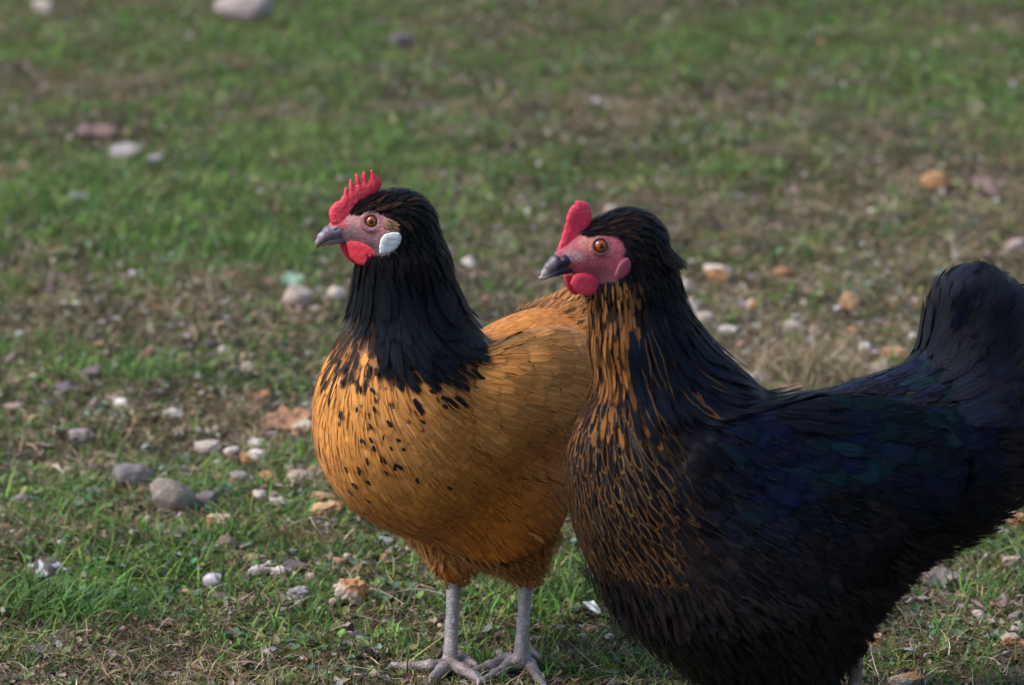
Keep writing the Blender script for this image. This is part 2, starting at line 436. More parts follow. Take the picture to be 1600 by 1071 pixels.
M_FLESH = attr_mat('red_flesh', rough=.45, spec=.4, nscale=600, namp=.22, bump=.7, bscale=650, sss=.22)
M_SKIN = attr_mat('face_skin', rough=.5, spec=.35, nscale=420, namp=.38, bump=1.0, bscale=650, sss=.06)
M_LOBE = attr_mat('ear_lobe_skin', rough=.5, spec=.3, nscale=200, namp=.06, bump=.25, bscale=500)
M_HORN = attr_mat('beak_horn', rough=.38, spec=.45, nscale=350, namp=.3, bump=.15, bscale=500)
def leg_material():
    m, n, P, N, L = nodes('scaly_leg')
    c = N('ShaderNodeAttribute', attribute_name='ca').outputs['Color']; tc = N('ShaderNodeTexCoord').outputs['Object']
    mp = N('ShaderNodeMapping'); mp.inputs['Scale'].default_value = (150, 150, 260); L(tc, mp.inputs[0])
    vo = N('ShaderNodeTexVoronoi', feature='DISTANCE_TO_EDGE', i_Scale=1.0); L(mp.outputs[0], vo.inputs['Vector'])
    e = ss(N, L, vo.outputs['Distance'], .0, .14)
    v2 = N('ShaderNodeTexVoronoi', feature='F1', i_Scale=1.0); L(mp.outputs[0], v2.inputs['Vector'])
    sc = N('ShaderNodeSeparateColor'); L(v2.outputs['Color'], sc.inputs[0])
    nz = N('ShaderNodeTexNoise', i_Scale=130, i_Detail=4.0); L(tc, nz.inputs['Vector'])
    g = math_n(N, L, 'MULTIPLY', math_n(N, L, 'MULTIPLY_ADD', e, .20, .82), math_n(N, L, 'MULTIPLY_ADD', sc.outputs[0], .3, .85))
    g = math_n(N, L, 'MULTIPLY', g, math_n(N, L, 'MULTIPLY_ADD', nz.outputs[0], 1.0, .5))
    cg = N('ShaderNodeCombineColor'); [L(g, cg.inputs[k]) for k in range(3)]
    L(mixn(N, L, 1.0, c, cg.outputs[0], 'MULTIPLY'), P.inputs['Base Color'])
    P.inputs['Roughness'].default_value = .42; P.inputs['Specular IOR Level'].default_value = .5
    bp = N('ShaderNodeBump', i_Strength=.45, i_Distance=.001); L(e, bp.inputs['Height']); L(bp.outputs[0], P.inputs['Normal'])
    return m
M_LEG = leg_material()
M_EYE, _n, _P, _N, _L = nodes('eye_gloss')
_L(_N('ShaderNodeAttribute', attribute_name='ca').outputs['Color'], _P.inputs['Base Color'])
_P.inputs['Roughness'].default_value = .2; _P.inputs['Coat Weight'].default_value = .35; _P.inputs['Coat Roughness'].default_value = .03

def uvsphere(nu=48, nv=32):
    th = np.linspace(0, math.pi, nv); ph = np.linspace(0, 2*math.pi, nu, endpoint=False)
    T, Ph = np.meshgrid(th, ph, indexing='ij'); V = np.stack([np.sin(T)*np.cos(Ph), np.sin(T)*np.sin(Ph), np.cos(T)], -1).reshape(-1, 3)
    i, j = np.meshgrid(np.arange(nv-1), np.arange(nu), indexing='ij'); a = i*nu+j; b = i*nu+(j+1) % nu
    return V, np.stack([a, a+nu, b+nu, b], -1).reshape(-1, 4)
def hit(px, py, sdf, t0=3.4, t1=4.8):
    d = ray(px, py); d = d/np.linalg.norm(d); t = t0
    for _ in range(200):
        v = float(sdf((CAM+d*t)[None])[0]); t += max(v*.8, .0001)
        if v < .0002 or t > t1: break
    return CAM+d*t
def make_eye(parent, org, pos, n, r, iris, irisr, pupilr):
    V, Q = uvsphere(); up = np.array([0, 0, 1.0]); a = nrm(np.cross(up, n)); b = np.cross(n, a)
    W_ = V[:, :1]*a+V[:, 1:2]*b+V[:, 2:]*n; th = np.arccos(np.clip(V[:, 2], -1, 1)); rr = r*np.sin(th)
    rr = np.where(V[:, 2] < 0, 9, rr); ph = np.arctan2(V[:, 1], V[:, 0])
    st = vn(np.stack([np.cos(ph)*6, np.sin(ph)*6, rr*600], 1), 1.0, 5)
    c = mixc(np.array(iris), np.array(iris)*.45, sstep(irisr*.65, irisr, rr)); c = c*(1+.25*st[:, None])
    c = mixc(c, [.004, .003, .003], sstep(pupilr*1.12, pupilr*.9, rr)); c = mixc(c, [.02, .012, .012], sstep(irisr*.96, irisr*1.06, rr))
    return mesh('eye', pos+W_*r, Q, M_EYE, parent, {'ca': c}, origin=org)

def leg_sdf(fr, hock, ankle, toes, r=(.0068, .0056, .0074)):
    s = SDF(); mid = (hock*.45+ankle*.55)
    s.cone(hock, mid, r[0], r[1], .004); s.cone(mid, ankle, r[1], r[2], .004)
    for t in toes:
        pts = [ankle+np.array([0, 0, -.002])]+t
        for i in range(len(pts)-1):
            r0 = .0068-.0010*i; r1 = r0-.0014
            s.cone(pts[i], pts[i+1], r0, r1, .0035)
            if i: s.ell(pts[i], np.eye(3), (.0058-.0006*i,)*3, .003)
    return s

# ------------------------------------------------------------------ golden hen
def stack_mesh(parts):
    V = []; F = []; C = []; mi = []; n = 0
    for v, q, c, m in parts:
        V.append(v); F.append(q+n); C.append(c); mi.append(np.full(len(q), m)); n += len(v)
    return np.concatenate(V), np.concatenate(F), np.concatenate(C), np.concatenate(mi)

def ring(sdf, c, n, R, r, k=.002, ry=1.0):
    a = nrm(np.cross(np.array([0, 0, 1.0]), n)); b = np.cross(n, a); pts = []
    for i in range(15):
        t = 2*math.pi*i/14; pts.append(c+a*math.cos(t)*R+b*math.sin(t)*R*ry)
    for i in range(14): sdf.cone(pts[i], pts[i+1], r, r, k)

def toe(pts, dz=.0085):
    return [G(px, py+12, dz) for px, py in pts]

def claws(root, org, toes, ln=.011):
    for t in toes:
        a = t[-1]; d = nrm(t[-1]-(t[-2] if len(t) > 1 else t[-1]+np.array([0, .02, 0])))
        s = SDF(); s.cone(a, a+d*ln*.5+np.array([0, 0, .001]), .0034, .0024, .001); s.cone(a+d*ln*.5+np.array([0, 0, .001]), a+d*ln-np.array([0, 0, .003]), .0024, .0006, .001)
        lo, hi = s.bounds(.003); V, Q = snets(s, lo, hi, .0007)
        mesh('claw', V, Q, M_HORN, root, {'ca': np.tile([.30, .25, .24], (len(V), 1))}, origin=org)

def gold_hen():
    rng = np.random.default_rng(11)
    B = Frame(-.035, .005, 42); Hd = None
    # head frame passes through the top of the neck
    c = B.M(612, 350); Hd = Frame(c[0], c[1], 80)
    org = np.array([-.02, .0, 0.0])
    root = bpy.data.objects.new('hen', None); COL.objects.link(root); root.location = org
    tag(root, 'golden orange hen with black neck and white earlobe, standing behind the black hen', 'hen')
    A = tilt_ax
    # --- body core
    core = SDF()
    core.ell(B.M(640, 660), A(B, 38), (.092, .082, .090), .03)
    core.ell(B.M(735, 706), A(B, 12), (.120, .090, .084), .05)
    core.ell(B.M(842, 600), A(B, -10), (.10, .078, .066), .05)
    core.cone(B.M(895, 560), B.M(940, 475), .045, .028, .03)
    core.cone(B.M(646, 575), B.M(634, 455), .063, .042, .045)
    core.cone(B.M(634, 455), B.M(628, 378), .042, .031, .02)
    core.ell(B.M(828, 622, .075), A(B, -10, -6), (.088, .034, .060), .008)      # folded wing
    core.ell(B.M(790, 640, -.075), A(B, -8, 6), (.095, .022, .062), .018)
    hk1 = D(709, 905, .012); hk2 = D(822, 902, .012)
    core.cone(B.M(705, 800, -.040), hk1+np.array([0, 0, .012]), .055, .015, .03)
    core.cone(B.M(790, 800, .045), hk2+np.array([0, 0, .012]), .058, .016, .03)
    # --- head
    head = SDF()
    head.ell(Hd.M(592, 345), A(Hd, -12), (.030, .0185, .0225), .01)
    head.ell(Hd.M(624, 352), A(Hd, -35), (.027, .024, .0225), .012)
    head.cone(Hd.M(566, 362), Hd.M(533, 362), .0125, .0075, .008)       # lores and jaw
    head.cone(Hd.M(590, 376), Hd.M(550, 374), .010, .006, .006)
    head.cone(Hd.M(545, 352), Hd.M(522, 356), .009, .0055, .006)
    head.cone(Hd.M(628, 352), Hd.M(632, 400), .025, .034, .02)
    eye0 = hit(580.5, 346, head); _, en = head.grad(eye0[None]); en = nrm(en[0]*.55+Hd.L*.45)
    ring(head, eye0+en*.0002, en, .0068, .0011, .0022, .92)
    ring(head, eye0+en*.0000, en, .0092, .0009, .0025, .9)
    head.sub(eye0-en*.001, np.eye(3), (.0052,)*3, .002)
    eyeR = eye0-2*Hd.L*((eye0-Hd.o)@Hd.L)
    # whole = core + head, for the feathers
    allsdf = SDF(); allsdf.p = core.p+head.p[:6]
    K_ = B.M(735, 706)
    FACE = [(500, 330), (541, 336), (551, 334), (566, 330), (590, 329), (602, 333), (612, 342), (616, 352), (612, 364), (612, 372), (604, 386), (590, 392), (560, 390), (520, 400), (480, 380)]
    ex_, ey_ = [float(v_) for v_ in Hd.mpix(eye0)]
    # --- legs
    an1 = D(703, 1037, -.010); an2 = D(814, 1030, -.012)
    t1 = [toe([(672, 1043), (640, 1045), (622, 1043)]), toe([(690, 1050), (676, 1062)]), toe([(722, 1048), (742, 1060), (752, 1066)]), toe([(722, 1034), (738, 1040)])]
    t2 = [toe([(790, 1032), (765, 1043), (742, 1050)]), toe([(798, 1040), (774, 1056), (752, 1068)]), toe([(828, 1042), (842, 1062), (850, 1076)]), toe([(826, 1022), (840, 1030)])]
    l1 = leg_sdf(B, hk1, an1, t1); l2 = leg_sdf(B, hk2, an2, t2)
    lo, hi = core.bounds(.01); Vc, Qc = snets(core, lo, hi, .004)
    lo, hi = head.bounds(.004); Vh, Qh = snets(head, lo, hi, .0009)
    parts = []
    cc = mixc([.30, .11, .02], [.012, .010, .012], sstep(560, 520, B.mpix(Vc)[1]))
    parts.append((Vc, Qc, cc, 0))
    # face skin colours, in the head's own plane
    def face_cols(V):
        mx, my = Hd.mpix(V); c = np.tile([.40, .175, .185], (len(V), 1))
        c = mixc(c, [.26, .13, .15], sstep(352, 372, my)*sstep(555, 580, mx))
        c = mixc(c, [.10, .06, .07], sstep(366, 380, my+.0*mx)*sstep(560, 575, mx)*.8)
        c = mixc(c, [.40, .22, .22], sstep(14, 9, np.hypot(mx-ex_, my-ey_)))
        c = mixc(c, [.30, .17, .18], sstep(14, 10, np.hypot((mx-545)*.7, my-360)))
        c = mixc(c, [.5, .05, .07], sstep(14, 6, np.hypot((mx-527)*.8, my-349)))
        c = mixc(c, [.16, .10, .12], sstep(8, 4, np.hypot((mx-527)*.7, (my-357)*1.2)))
        n_ = fbm(V, 300, 4); c = c*(1+.28*n_[:, None])
        st = np.sin((my+.35*mx)*1.1+3*vn(V, 90, 8)); c = c*(1-.13*(st > .4)[:, None])
        blk = sstep(0, 4, poly_sd(np.stack([mx, my], 1), FACE)+vn(V, 200, 2)*2); return mixc(c, [.012, .010, .012], blk)
    parts.append((Vh, Qh, face_cols(Vh), 0))
    for l in (l1, l2):
        lo, hi = l.bounds(.004); V, Q = snets(l, lo, hi, .0012)
        c = np.tile([.35, .32, .34], (len(V), 1)); c = mixc(c, [.25, .20, .195], sstep(.05, .0, V[:, 2])); c = c*(1+.2*fbm(V, 120, 3)[:, None])
        parts.append((V, Q, c, 1))
    V, F, C, mi = stack_mesh(parts)
    mesh('body', V, F, [M_SKIN, M_LEG], root, {'ca': C}, midx=mi, origin=org)
    claws(root, org, t1+t2)
    for e, n_ in ((eye0, en), (eyeR, en-2*Hd.L*(en@Hd.L))):
        make_eye(root, org, e-n_*.0012, n_, .0054, (.34, .090, .012), .0047, .0021)
    # --- beak
    up = SDF(); pts = [((542, 359), .0088), ((528, 360.5), .0080), ((515, 364.5), .0064), ((504, 371.5), .0045), ((497, 380), .0026), ((494.5, 388), .0010)]
    for (a, ra), (b, rb) in zip(pts, pts[1:]): up.cone(Hd.M(*a), Hd.M(*b), ra, rb, .002)
    for sgn in (1, -1): up.sub(Hd.M(527, 359, .0065*sgn), tilt_ax(Hd, -20), (.0026, .0012, .0011), .001)
    lw = SDF(); pts = [((550, 369), .0066), ((532, 372), .0052), ((516, 376.5), .0036), ((503, 383), .0016)]
    for (a, ra), (b, rb) in zip(pts, pts[1:]): lw.cone(Hd.M(*a), Hd.M(*b), ra, rb, .002)
    def bc(V):
        mx, my = Hd.mpix(V); c = np.tile([.15, .12, .16], (len(V), 1)); c = mixc(c, [.30, .27, .33], sstep(510, 500, mx)*sstep(382, 374, my)*.6)
        c = mixc(c, [.30, .19, .10], sstep(374, 382, my)*.8); return c*(1+.35*fbm(V, 260, 2)[:, None])
    for nm, s in (('upper_beak', up), ('lower_beak', lw)):
        lo, hi = s.bounds(.002); V, Q = snets(s, lo, hi, .0006); mesh(nm, V, Q, M_HORN, root, {'ca': bc(V)}, origin=org)
    # --- comb, wattles, earlobes
    Z = lambda L_, s=4.869, ox=470, oy=250: [(x/s+ox, y/s+oy) for x, y in L_]
    comb = Z([(228, 480), (208, 410), (222, 362), (262, 318), (298, 306), (314, 280), (326, 262), (333, 215), (345, 206), (358, 216), (361, 250), (368, 235), (366, 190), (372, 152), (384, 145), (398, 175), (412, 208), (420, 190), (414, 150), (415, 112), (430, 105), (447, 130), (462, 180), (470, 165), (464, 120), (470, 92), (486, 84), (502, 112), (510, 165), (522, 158), (530, 120), (525, 78), (538, 68), (552, 84), (564, 106), (596, 128), (616, 168), (610, 212), (580, 252), (525, 290), (460, 330), (420, 370), (395, 410), (372, 450), (330, 495), (275, 505)])
    redc = lambda W_, V: mixc([.70, .042, .075], [.72, .26, .27], sstep(.25, .8, vn(W_, 1100, 3))*.5)*(1+.10*fbm(W_, 120, 5)[:, None])
    slab('comb', Hd, 0, comb, M_FLESH, root, org, tmax=.0029, edge=.006, cell=.0007, bump=.10, bfreq=450, color=redc, bend=lambda x, y: .12*y*np.sin(x*90))
    wat = Z([(345, 640), (372, 612), (430, 612), (500, 632), (560, 655), (600, 690), (592, 730), (545, 783), (482, 803), (425, 790), (375, 740)])
    wat2 = Z([(290, 620), (300, 680), (340, 740), (400, 790), (440, 780), (470, 700), (420, 630), (350, 612)])
    wc = lambda W_, V: np.array([.68, .040, .070])*(1+.14*fbm(W_, 200, 5)[:, None])
    slab('wattle', Hd, .0085, wat, M_FLESH, root, org, tmax=.0024, edge=.0045, cell=.0007, bump=.1, color=wc, bend=lambda x, y: .40*x+.004-5*x*x)
    slab('wattle', Hd, -.006, wat2, M_FLESH, root, org, tmax=.0024, edge=.0045, cell=.0007, bump=.1, color=wc)
    lobe = Z([(610, 600), (640, 565), (700, 550), (750, 555), (768, 585), (760, 630), (730, 675), (680, 708), (630, 720), (598, 712), (596, 660)])
    lc = lambda W_, V: np.array([.76, .79, .80])*(1-.22*sstep(.45, .95, np.sin(V[:, 0]*500+V[:, 1]*1300+9*vn(W_, 90, 3)))[:, None])*(1+.08*fbm(W_, 250, 5)[:, None])
    lp = hit(611, 380, allsdf)
    ln_ = nrm(Hd.L+Hd.U*-.12-Hd.H*.05)
    slab('earlobe', Hd, lp+ln_*.0045, lobe, M_LOBE, root, org, tmax=.0022, edge=.005, cell=.0007, bump=.05, color=lc, nor=ln_)
    lpr = lp-2*Hd.L*((lp-Hd.o)@Hd.L); lnr = ln_-2*Hd.L*(ln_@Hd.L)
    slab('earlobe', Hd, lpr+lnr*.0035, lobe, M_LOBE, root, org, tmax=.0022, edge=.005, cell=.0009, bump=.05, color=lc, nor=lnr)
    if DBG == 'clay': return
    # --- plumage
    fl = make_flow(B, [
        ((600, 305, 0), (-1, 0, .1), .02), ((650, 320, 0), (-1, 0, -.8), .02), ((600, 330, .02), (-1, 0, -.05), .018), ((665, 360, .01), (-.35, 0, -1), .02), ((625, 390, .03), (-.25, 0, -1), .025),
        ((620, 450, .03), (-.15, 0, -1), .03), ((570, 440, 0), (0.0, 0, -1), .03), ((690, 440, .01), (-.5, 0, -1), .03),
        ((560, 540, .02), (.1, .1, -1), .035), ((660, 540, .06), (-.35, .1, -1), .035), ((735, 500, .03), (-.35, .7, -1), .024), ((720, 530, .06), (-.5, .5, -1), .03), ((725, 480, .01), (-.3, .6, -1), .022),
        ((530, 620, .02), (.15, .1, -1), .04), ((620, 640, .09), (-.5, .1, -1), .04), ((700, 620, .09), (-.9, 0, -.7), .04),
        ((540, 740, .02), (-.2, .05, -1), .04), ((620, 770, .06), (-.9, .1, -.8), .05), ((600, 830, .0), (-1, 0, -.2), .04), ((720, 780, .09), (-1, 0, -.75), .05),
        ((800, 560, .08), (-1, 0, -.25), .05), ((850, 640, .09), (-1, 0, -.45), .05), ((800, 490, .02), (-1, 0, .02), .05), ((870, 470, .0), (-1, 0, .5), .04),
        ((880, 560, .05), (-1, 0, -.1), .05), ((760, 850, .0), (-1, 0, -.1), .05), ((700, 870, -.03), (0, 0, -1), .03), ((820, 860, .05), (-.1, 0, -1), .035), ((880, 760, .06), (-.8, 0, -.9), .05)])
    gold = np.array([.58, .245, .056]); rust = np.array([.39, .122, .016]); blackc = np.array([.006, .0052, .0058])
    def inface(P):
        mx, my = Hd.mpix(P)
        f = poly_sd(np.stack([mx, my], 1), [(500, 330), (541, 336), (551, 334), (566, 330), (590, 329), (602, 333), (612, 342), (616, 352), (612, 364), (612, 372), (604, 386), (590, 392), (560, 390), (520, 400), (480, 380)])
        return f < 0
    MAT = feather_mat('golden_feather', rough=.62, spec=.16, sheen=.05)
    MBK = feather_mat('black_neck_feather', rough=.36, spec=.09, sheen=.0, tint=(.8, .9, 1.0), bump=.8)
    # body feathers
    pl = Plume()
    def m_body(P):
        mx, my = B.mpix(P); return (my > 455+.32*(mx-560)*0) & (P[:, 2] > .082) & ~((my < 520) & (mx < 735))
    R_ = scatter(Vc, core, m_body, .0070, rng)
    q = B.loc(R_); vx, vy = pix(R_); mx, my = B.mpix(R_)
    L_ = np.full(len(R_), .029); W_ = np.full(len(R_), .0165)
    up_ = sstep(620, 540, my)*(mx < 660); L_ -= .009*up_; W_ -= .006*up_
    thigh = sstep(820, 880, my); L_ -= .004*thigh; W_ -= .004*thigh
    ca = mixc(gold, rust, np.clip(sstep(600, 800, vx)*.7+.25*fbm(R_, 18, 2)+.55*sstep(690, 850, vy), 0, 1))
    ca = mixc(ca, [.37, .115, .016], .7*sstep(735, 800, vx)*sstep(640, 700, vy))  # shadow behind and below the wing painted in as darker rust
    ca = ca*(1+rng.normal(size=(len(R_), 1))*.09)*np.array([1, 1, 1])+0
    ca[:, 2] *= 1+.3*vn(R_, 25, 5)
    front = np.abs(q[:, 1]) < .05
    cb = ca*np.array([1.2, 1.36, 1.7]); pt = np.stack([np.full(len(R_), .45), np.full(len(R_), .25), np.full(len(R_), .35)*rng.random(len(R_))*1.6], 1)
    # black scaling below the cape, thinning into scattered specks down the breast
    dd = my+rng.normal(size=len(R_))*16
    lace = (dd < 585) & (mx < 655)
    ca[lace] = mixc(blackc, gold*.7, (rng.random(lace.sum()) < .12)*.7); cb[lace] = gold*np.array([.75, .62, .6]); W_[lace] *= .8; L_[lace] *= .85; pt[lace] = np.stack([rng.uniform(.3, 1, lace.sum()), rng.uniform(.0, .6, lace.sum()), np.zeros(lace.sum())], 1); W_[lace] *= .85
    spk = (~lace) & (((dd < 640) & (rng.random(len(R_)) < .45) & (vx < 700)) | ((np.abs(vx-(585-.02*(vy-600))) < 26+rng.random(len(R_))*30) & (rng.random(len(R_)) < .33) & (vy < 845)) | ((vx > 600) & (vx < 720) & (vy < 700) & (rng.random(len(R_)) < .07)))
    spk = spk & (dd < 625) & (vx < 640); cb[spk] = np.array([.018, .010, .008]); pt[spk] = np.stack([np.full(spk.sum(), .0), rng.uniform(.6, 1.0, spk.sum()), np.full(spk.sum(), .2)], 1)
    W_[spk] *= .6
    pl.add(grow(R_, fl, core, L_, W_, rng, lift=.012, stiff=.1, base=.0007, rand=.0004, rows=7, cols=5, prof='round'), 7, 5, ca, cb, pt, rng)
    # loose fluff on belly, thigh and rump
    mfl = lambda P: (lambda x, y: ((y > 850) & (x > 660)) | ((y > 800) & (x > 700) & (RNG.random(len(x)) < .35)) | (x > 850))(*B.mpix(P)) & (P[:, 2] > .082)
    R2 = scatter(Vc, core, mfl, .0055, rng); d_, n_ = core.grad(R2); f2 = fl(R2)
    cf = mixc([.34, .125, .026], [.50, .27, .10], rng.random(len(R2))**2*.8)*(1+rng.normal(size=(len(R2), 1))*.12)
    pl.add(grow(R2, fl, core, .022, .0048, rng, lift=.28, stiff=.5, base=.002, rows=5, cols=3, prof='fluff', jit=.4, ragged=.3), 5, 3, cf, cf*1.2, [.4, .3, .1], rng)
    st = strands(R2+n_*.004, f2+n_*.45+rng.normal(size=f2.shape)*.25, rng.uniform(.010, .024, len(R2)), np.full(len(R2), .0006), rng, segs=3)
    pl.add(st, 4, 2, cf*1.15, cf*1.15, [0, 0, 0], rng)
    # fine barbs over the whole coat
    R7 = scatter(Vc, core, m_body, .0034, rng); m7 = rng.random(len(R7)) < np.clip(.30+.3*sstep(760, 850, B.mpix(R7)[1]), 0, 1); R7 = R7[m7]; vx, vy = pix(R7); my = B.mpix(R7)[1]
    c7 = mixc(gold, rust, np.clip(sstep(600, 800, vx)*.7+.25*fbm(R7, 18, 2)+.55*sstep(690, 850, vy), 0, 1))*(1+rng.normal(size=(len(R7), 1))*.14)
    k7 = my > 590; R7 = R7[k7]; c7 = c7[k7]
    pl.add(grow(R7, fl, core, .020, .0024, rng, lift=.03, stiff=.1, base=.0010, rows=5, cols=3, prof='fluff', jit=.18), 5, 3, c7*1.08, c7*1.15, [.3, .2, .3], rng)
    sp_ = [(370,645),(360,685),(290,692),(205,710),(222,715),(342,722),(337,770),(345,835),(310,843),(418,822),(472,838),(360,873),(440,878),(500,888),(328,932),(402,928),(460,963),(476,965),(415,998),(225,975),(290,990),(330,1040),(262,1050),(580,750),(690,680),(625,605),(465,560),(660,640),(145,628),(300,590),(320,535),(296,478),(340,480),(232,492),(270,545),(240,430),(190,450),(425,755),(568,1030),(350,600),(210,560),(380,500)]
    sp_ = [(x/3.15+470, y/3.15+420) for x, y in sp_]+[(x/3.052+470, y/3.052+720) for x, y in [(235,137),(320,182),(320,90),(255,103),(310,240),(275,30),(400,50),(690,125),(300,270)]]+[(889, 497), (884, 500)]
    R9 = np.array([hit(x, y-3, core) for x, y in sp_]); R9 = np.concatenate([R9, R9[rng.random(len(R9)) < .6]+rng.normal(size=(1, 3))*.002]); n9 = len(R9)
    pl.add(grow(R9, fl, core, rng.uniform(.0042, .0078, n9), rng.uniform(.0022, .0040, n9), rng, lift=.02, stiff=.1, base=.0030, rows=5, cols=5, prof='round', jit=.5), 5, 5, [.020, .011, .009], [.016, .010, .009], [1, 1, 0], rng)
    pl.build('body_plumage', MAT, root, org)
    # wings
    for sg in (1, -1):
        wp = Plume(); cx = B.M(795, 615, .085*sg) if sg > 0 else B.M(790, 640, -.085)
        def m_w(P):
            q = B.loc(P); x, y = (B.mpix(P)); k = core.p[6 if sg > 0 else 7]; z = (P-k[1])@k[2].T/k[3]
            return (np.linalg.norm(z, axis=1) < 1.18) & (q[:, 1]*sg > .05)
        Rw = scatter(Vc, core, m_w, .0105, rng); k = core.p[6 if sg > 0 else 7]; z = (Rw-k[1])@k[2].T/k[3]
        back = sstep(.4, -1.0, z[:, 0]); low = sstep(.2, -.9, z[:, 2])
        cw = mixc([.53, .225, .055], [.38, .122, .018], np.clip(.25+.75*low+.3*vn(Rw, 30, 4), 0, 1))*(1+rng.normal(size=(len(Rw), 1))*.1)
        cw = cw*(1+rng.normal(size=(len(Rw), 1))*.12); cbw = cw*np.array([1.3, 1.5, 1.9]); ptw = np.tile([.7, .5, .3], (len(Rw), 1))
        dk = (z[:, 0] < -.95) & (rng.random(len(Rw)) < .5); cbw[dk] = blackc*2; ptw[dk] = [0, 1, 0]
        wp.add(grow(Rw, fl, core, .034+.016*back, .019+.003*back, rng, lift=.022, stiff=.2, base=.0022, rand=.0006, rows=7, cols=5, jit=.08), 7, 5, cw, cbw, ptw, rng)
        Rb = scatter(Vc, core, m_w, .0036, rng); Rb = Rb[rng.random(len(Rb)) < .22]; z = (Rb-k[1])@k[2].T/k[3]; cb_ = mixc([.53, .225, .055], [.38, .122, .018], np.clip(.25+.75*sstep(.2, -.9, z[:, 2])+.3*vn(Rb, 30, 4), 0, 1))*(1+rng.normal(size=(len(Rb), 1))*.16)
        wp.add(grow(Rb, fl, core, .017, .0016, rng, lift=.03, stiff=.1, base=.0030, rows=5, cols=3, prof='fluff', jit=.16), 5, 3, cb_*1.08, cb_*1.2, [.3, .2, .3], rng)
        wp.build('wing', MAT, root, org)
    # tail
    tp = Plume(); n = 14; tt = np.linspace(-1, 1, n)
    V = np.empty((n, 9, 5, 3))
    for i, t in enumerate(tt):
        a = B.M(872, 520)+B.L*t*.028; b = B.M(945, 405)+B.L*t*.050-B.U*abs(t)*.035+B.H*-.02*(i % 3)*.3
        sd_ = nrm(B.L*.85+B.U*t*-.5+B.H*.2)
        for r_ in range(9):
            s_ = r_/8; p = a*(1-s_)+b*s_+B.H*.012*math.sin(s_*3.1)-B.U*.0
            for c_ in range(5): V[i, r_, c_] = p+sd_*((c_-2)/2)*.015*PROF['quill'](np.array(s_))+B.U*.0
    tp.add(V, 9, 5, rust*1.05, gold, [.5, .3, .5], rng)
    tp.build('tail', MAT, root, org)
    # black cape
    hp = Plume()
    def m_hk(P):
        mx, my = B.mpix(P); q = B.loc(P); x2, y2 = pix(P)
        lim = 497+10*sstep(600, 720, mx)
        fr_ = sstep(.0, .045, q[:, 0]-B.loc(B.M(646, 520))[0])
        return (my < lim) & (mx < 672+(my-350)*.36) & (x2 < 680+(y2-350)*.28) & ~inface(P) & (mx > 480) & (Hd.mpix(P)[0] > 560)
    H1 = SDF(); H1.p = allsdf.p
    lo = np.array([-.23, -.2, .26]); 
    Vn = np.concatenate([Vc[(Vc[:, 2] > .27)], Vh[::6]])
    R3 = scatter(Vn, allsdf, m_hk, .0048, rng, .003); R3 = R3[np.abs(allsdf(R3)) < .002]
    mx, my = B.mpix(R3); q = B.loc(R3); vx, vy = pix(R3)
    t = sstep(345, 480, my); frt = sstep(612, 575, vx)*sstep(440, 480, vy)
    L3 = .016+.040*t; L3 = L3*(1-.5*frt)*(1-.35*sstep(660, 720, vx)*sstep(420, 480, vy)); W3 = .0052+.0038*t
    sheen = np.clip(.5+.5*fbm(R3, 30, 7), 0, 1)*sstep(380, 480, my)
    c3 = mixc(blackc, [.006, .012, .020], sheen*.9)*(1+rng.normal(size=(len(R3), 1))*.15)
    c3 = mixc(c3, [.05, .022, .012], (rng.random(len(R3)) < .25)*sstep(400, 340, my)*.8)
    e3 = np.tile(blackc, (len(R3), 1)); p3 = np.tile([.8, .6, .2], (len(R3), 1))
    lc_ = (frt > .25); e3[lc_] = gold*.5; p3[lc_] = np.stack([.55*rng.random(lc_.sum())+.2, .2*rng.random(lc_.sum()), 0*frt[lc_]], 1)
    hp.add(grow(R3, fl, allsdf, L3, W3, rng, lift=.07, stiff=.25, base=.0008, rows=8, cols=5, prof='hackle', jit=.10, rand=.002), 8, 5, c3, e3, p3, rng)
    # a second, looser layer of long hackles at the cape's end
    m2 = lambda P: (lambda mx, my, vx, vy: (my > 430) & (my < 528) & (vx > 600) & (mx < 672+(my-350)*.36) & (vx < 680+(vy-350)*.28))(*B.mpix(P), *pix(P))
    R4 = scatter(Vn, allsdf, m2, .0056, rng, .003)
    R4 = R4[np.abs(allsdf(R4)) < .002]; v4, w4 = pix(R4); L4 = .050*(1-.40*sstep(650, 720, v4))
    c4 = mixc(blackc, [.006, .013, .022], np.clip(.5+.6*fbm(R4, 30, 8), 0, 1)*.8)
    hp.add(grow(R4, fl, allsdf, L4, .0120, rng, lift=.05, stiff=.4, base=.003, rows=9, cols=5, prof='round', jit=.10, rand=.003), 9, 5, c4, blackc, [.8, .6, .25], rng)
    # short head feathers
    m5 = lambda P: ~inface(P) & (Hd.mpix(P)[0] > 540) & (Hd.mpix(P)[1] < 420)
    R5 = scatter(Vh[::4], allsdf, m5, .0026, rng, .002); mx, my = Hd.mpix(R5)
    c5 = mixc(blackc, [.035, .019, .009], (rng.random(len(R5)) < .4)*sstep(345, 318, my)*.9)
    hf = make_flow(Hd, [((560, 320, 0), (-.9, 0, .4), .02), ((600, 305, .0), (-1, 0, .0), .02), ((640, 310, .01), (-1, 0, -.7), .02), ((610, 328, .02), (-1, 0, .05), .02), ((660, 350, .02), (-.4, 0, -1), .02), ((625, 395, .02), (-.3, 0, -1), .02), ((580, 405, .01), (-.2, 0, -1), .02)])
    hp.add(grow(R5, hf, allsdf, .0115, .0048, rng, lift=.12, stiff=.2, base=.0003, rows=4, cols=3, prof='hackle', jit=.2, rand=.0008), 4, 3, c5, c5*.8, [.3, .2, .3], rng)
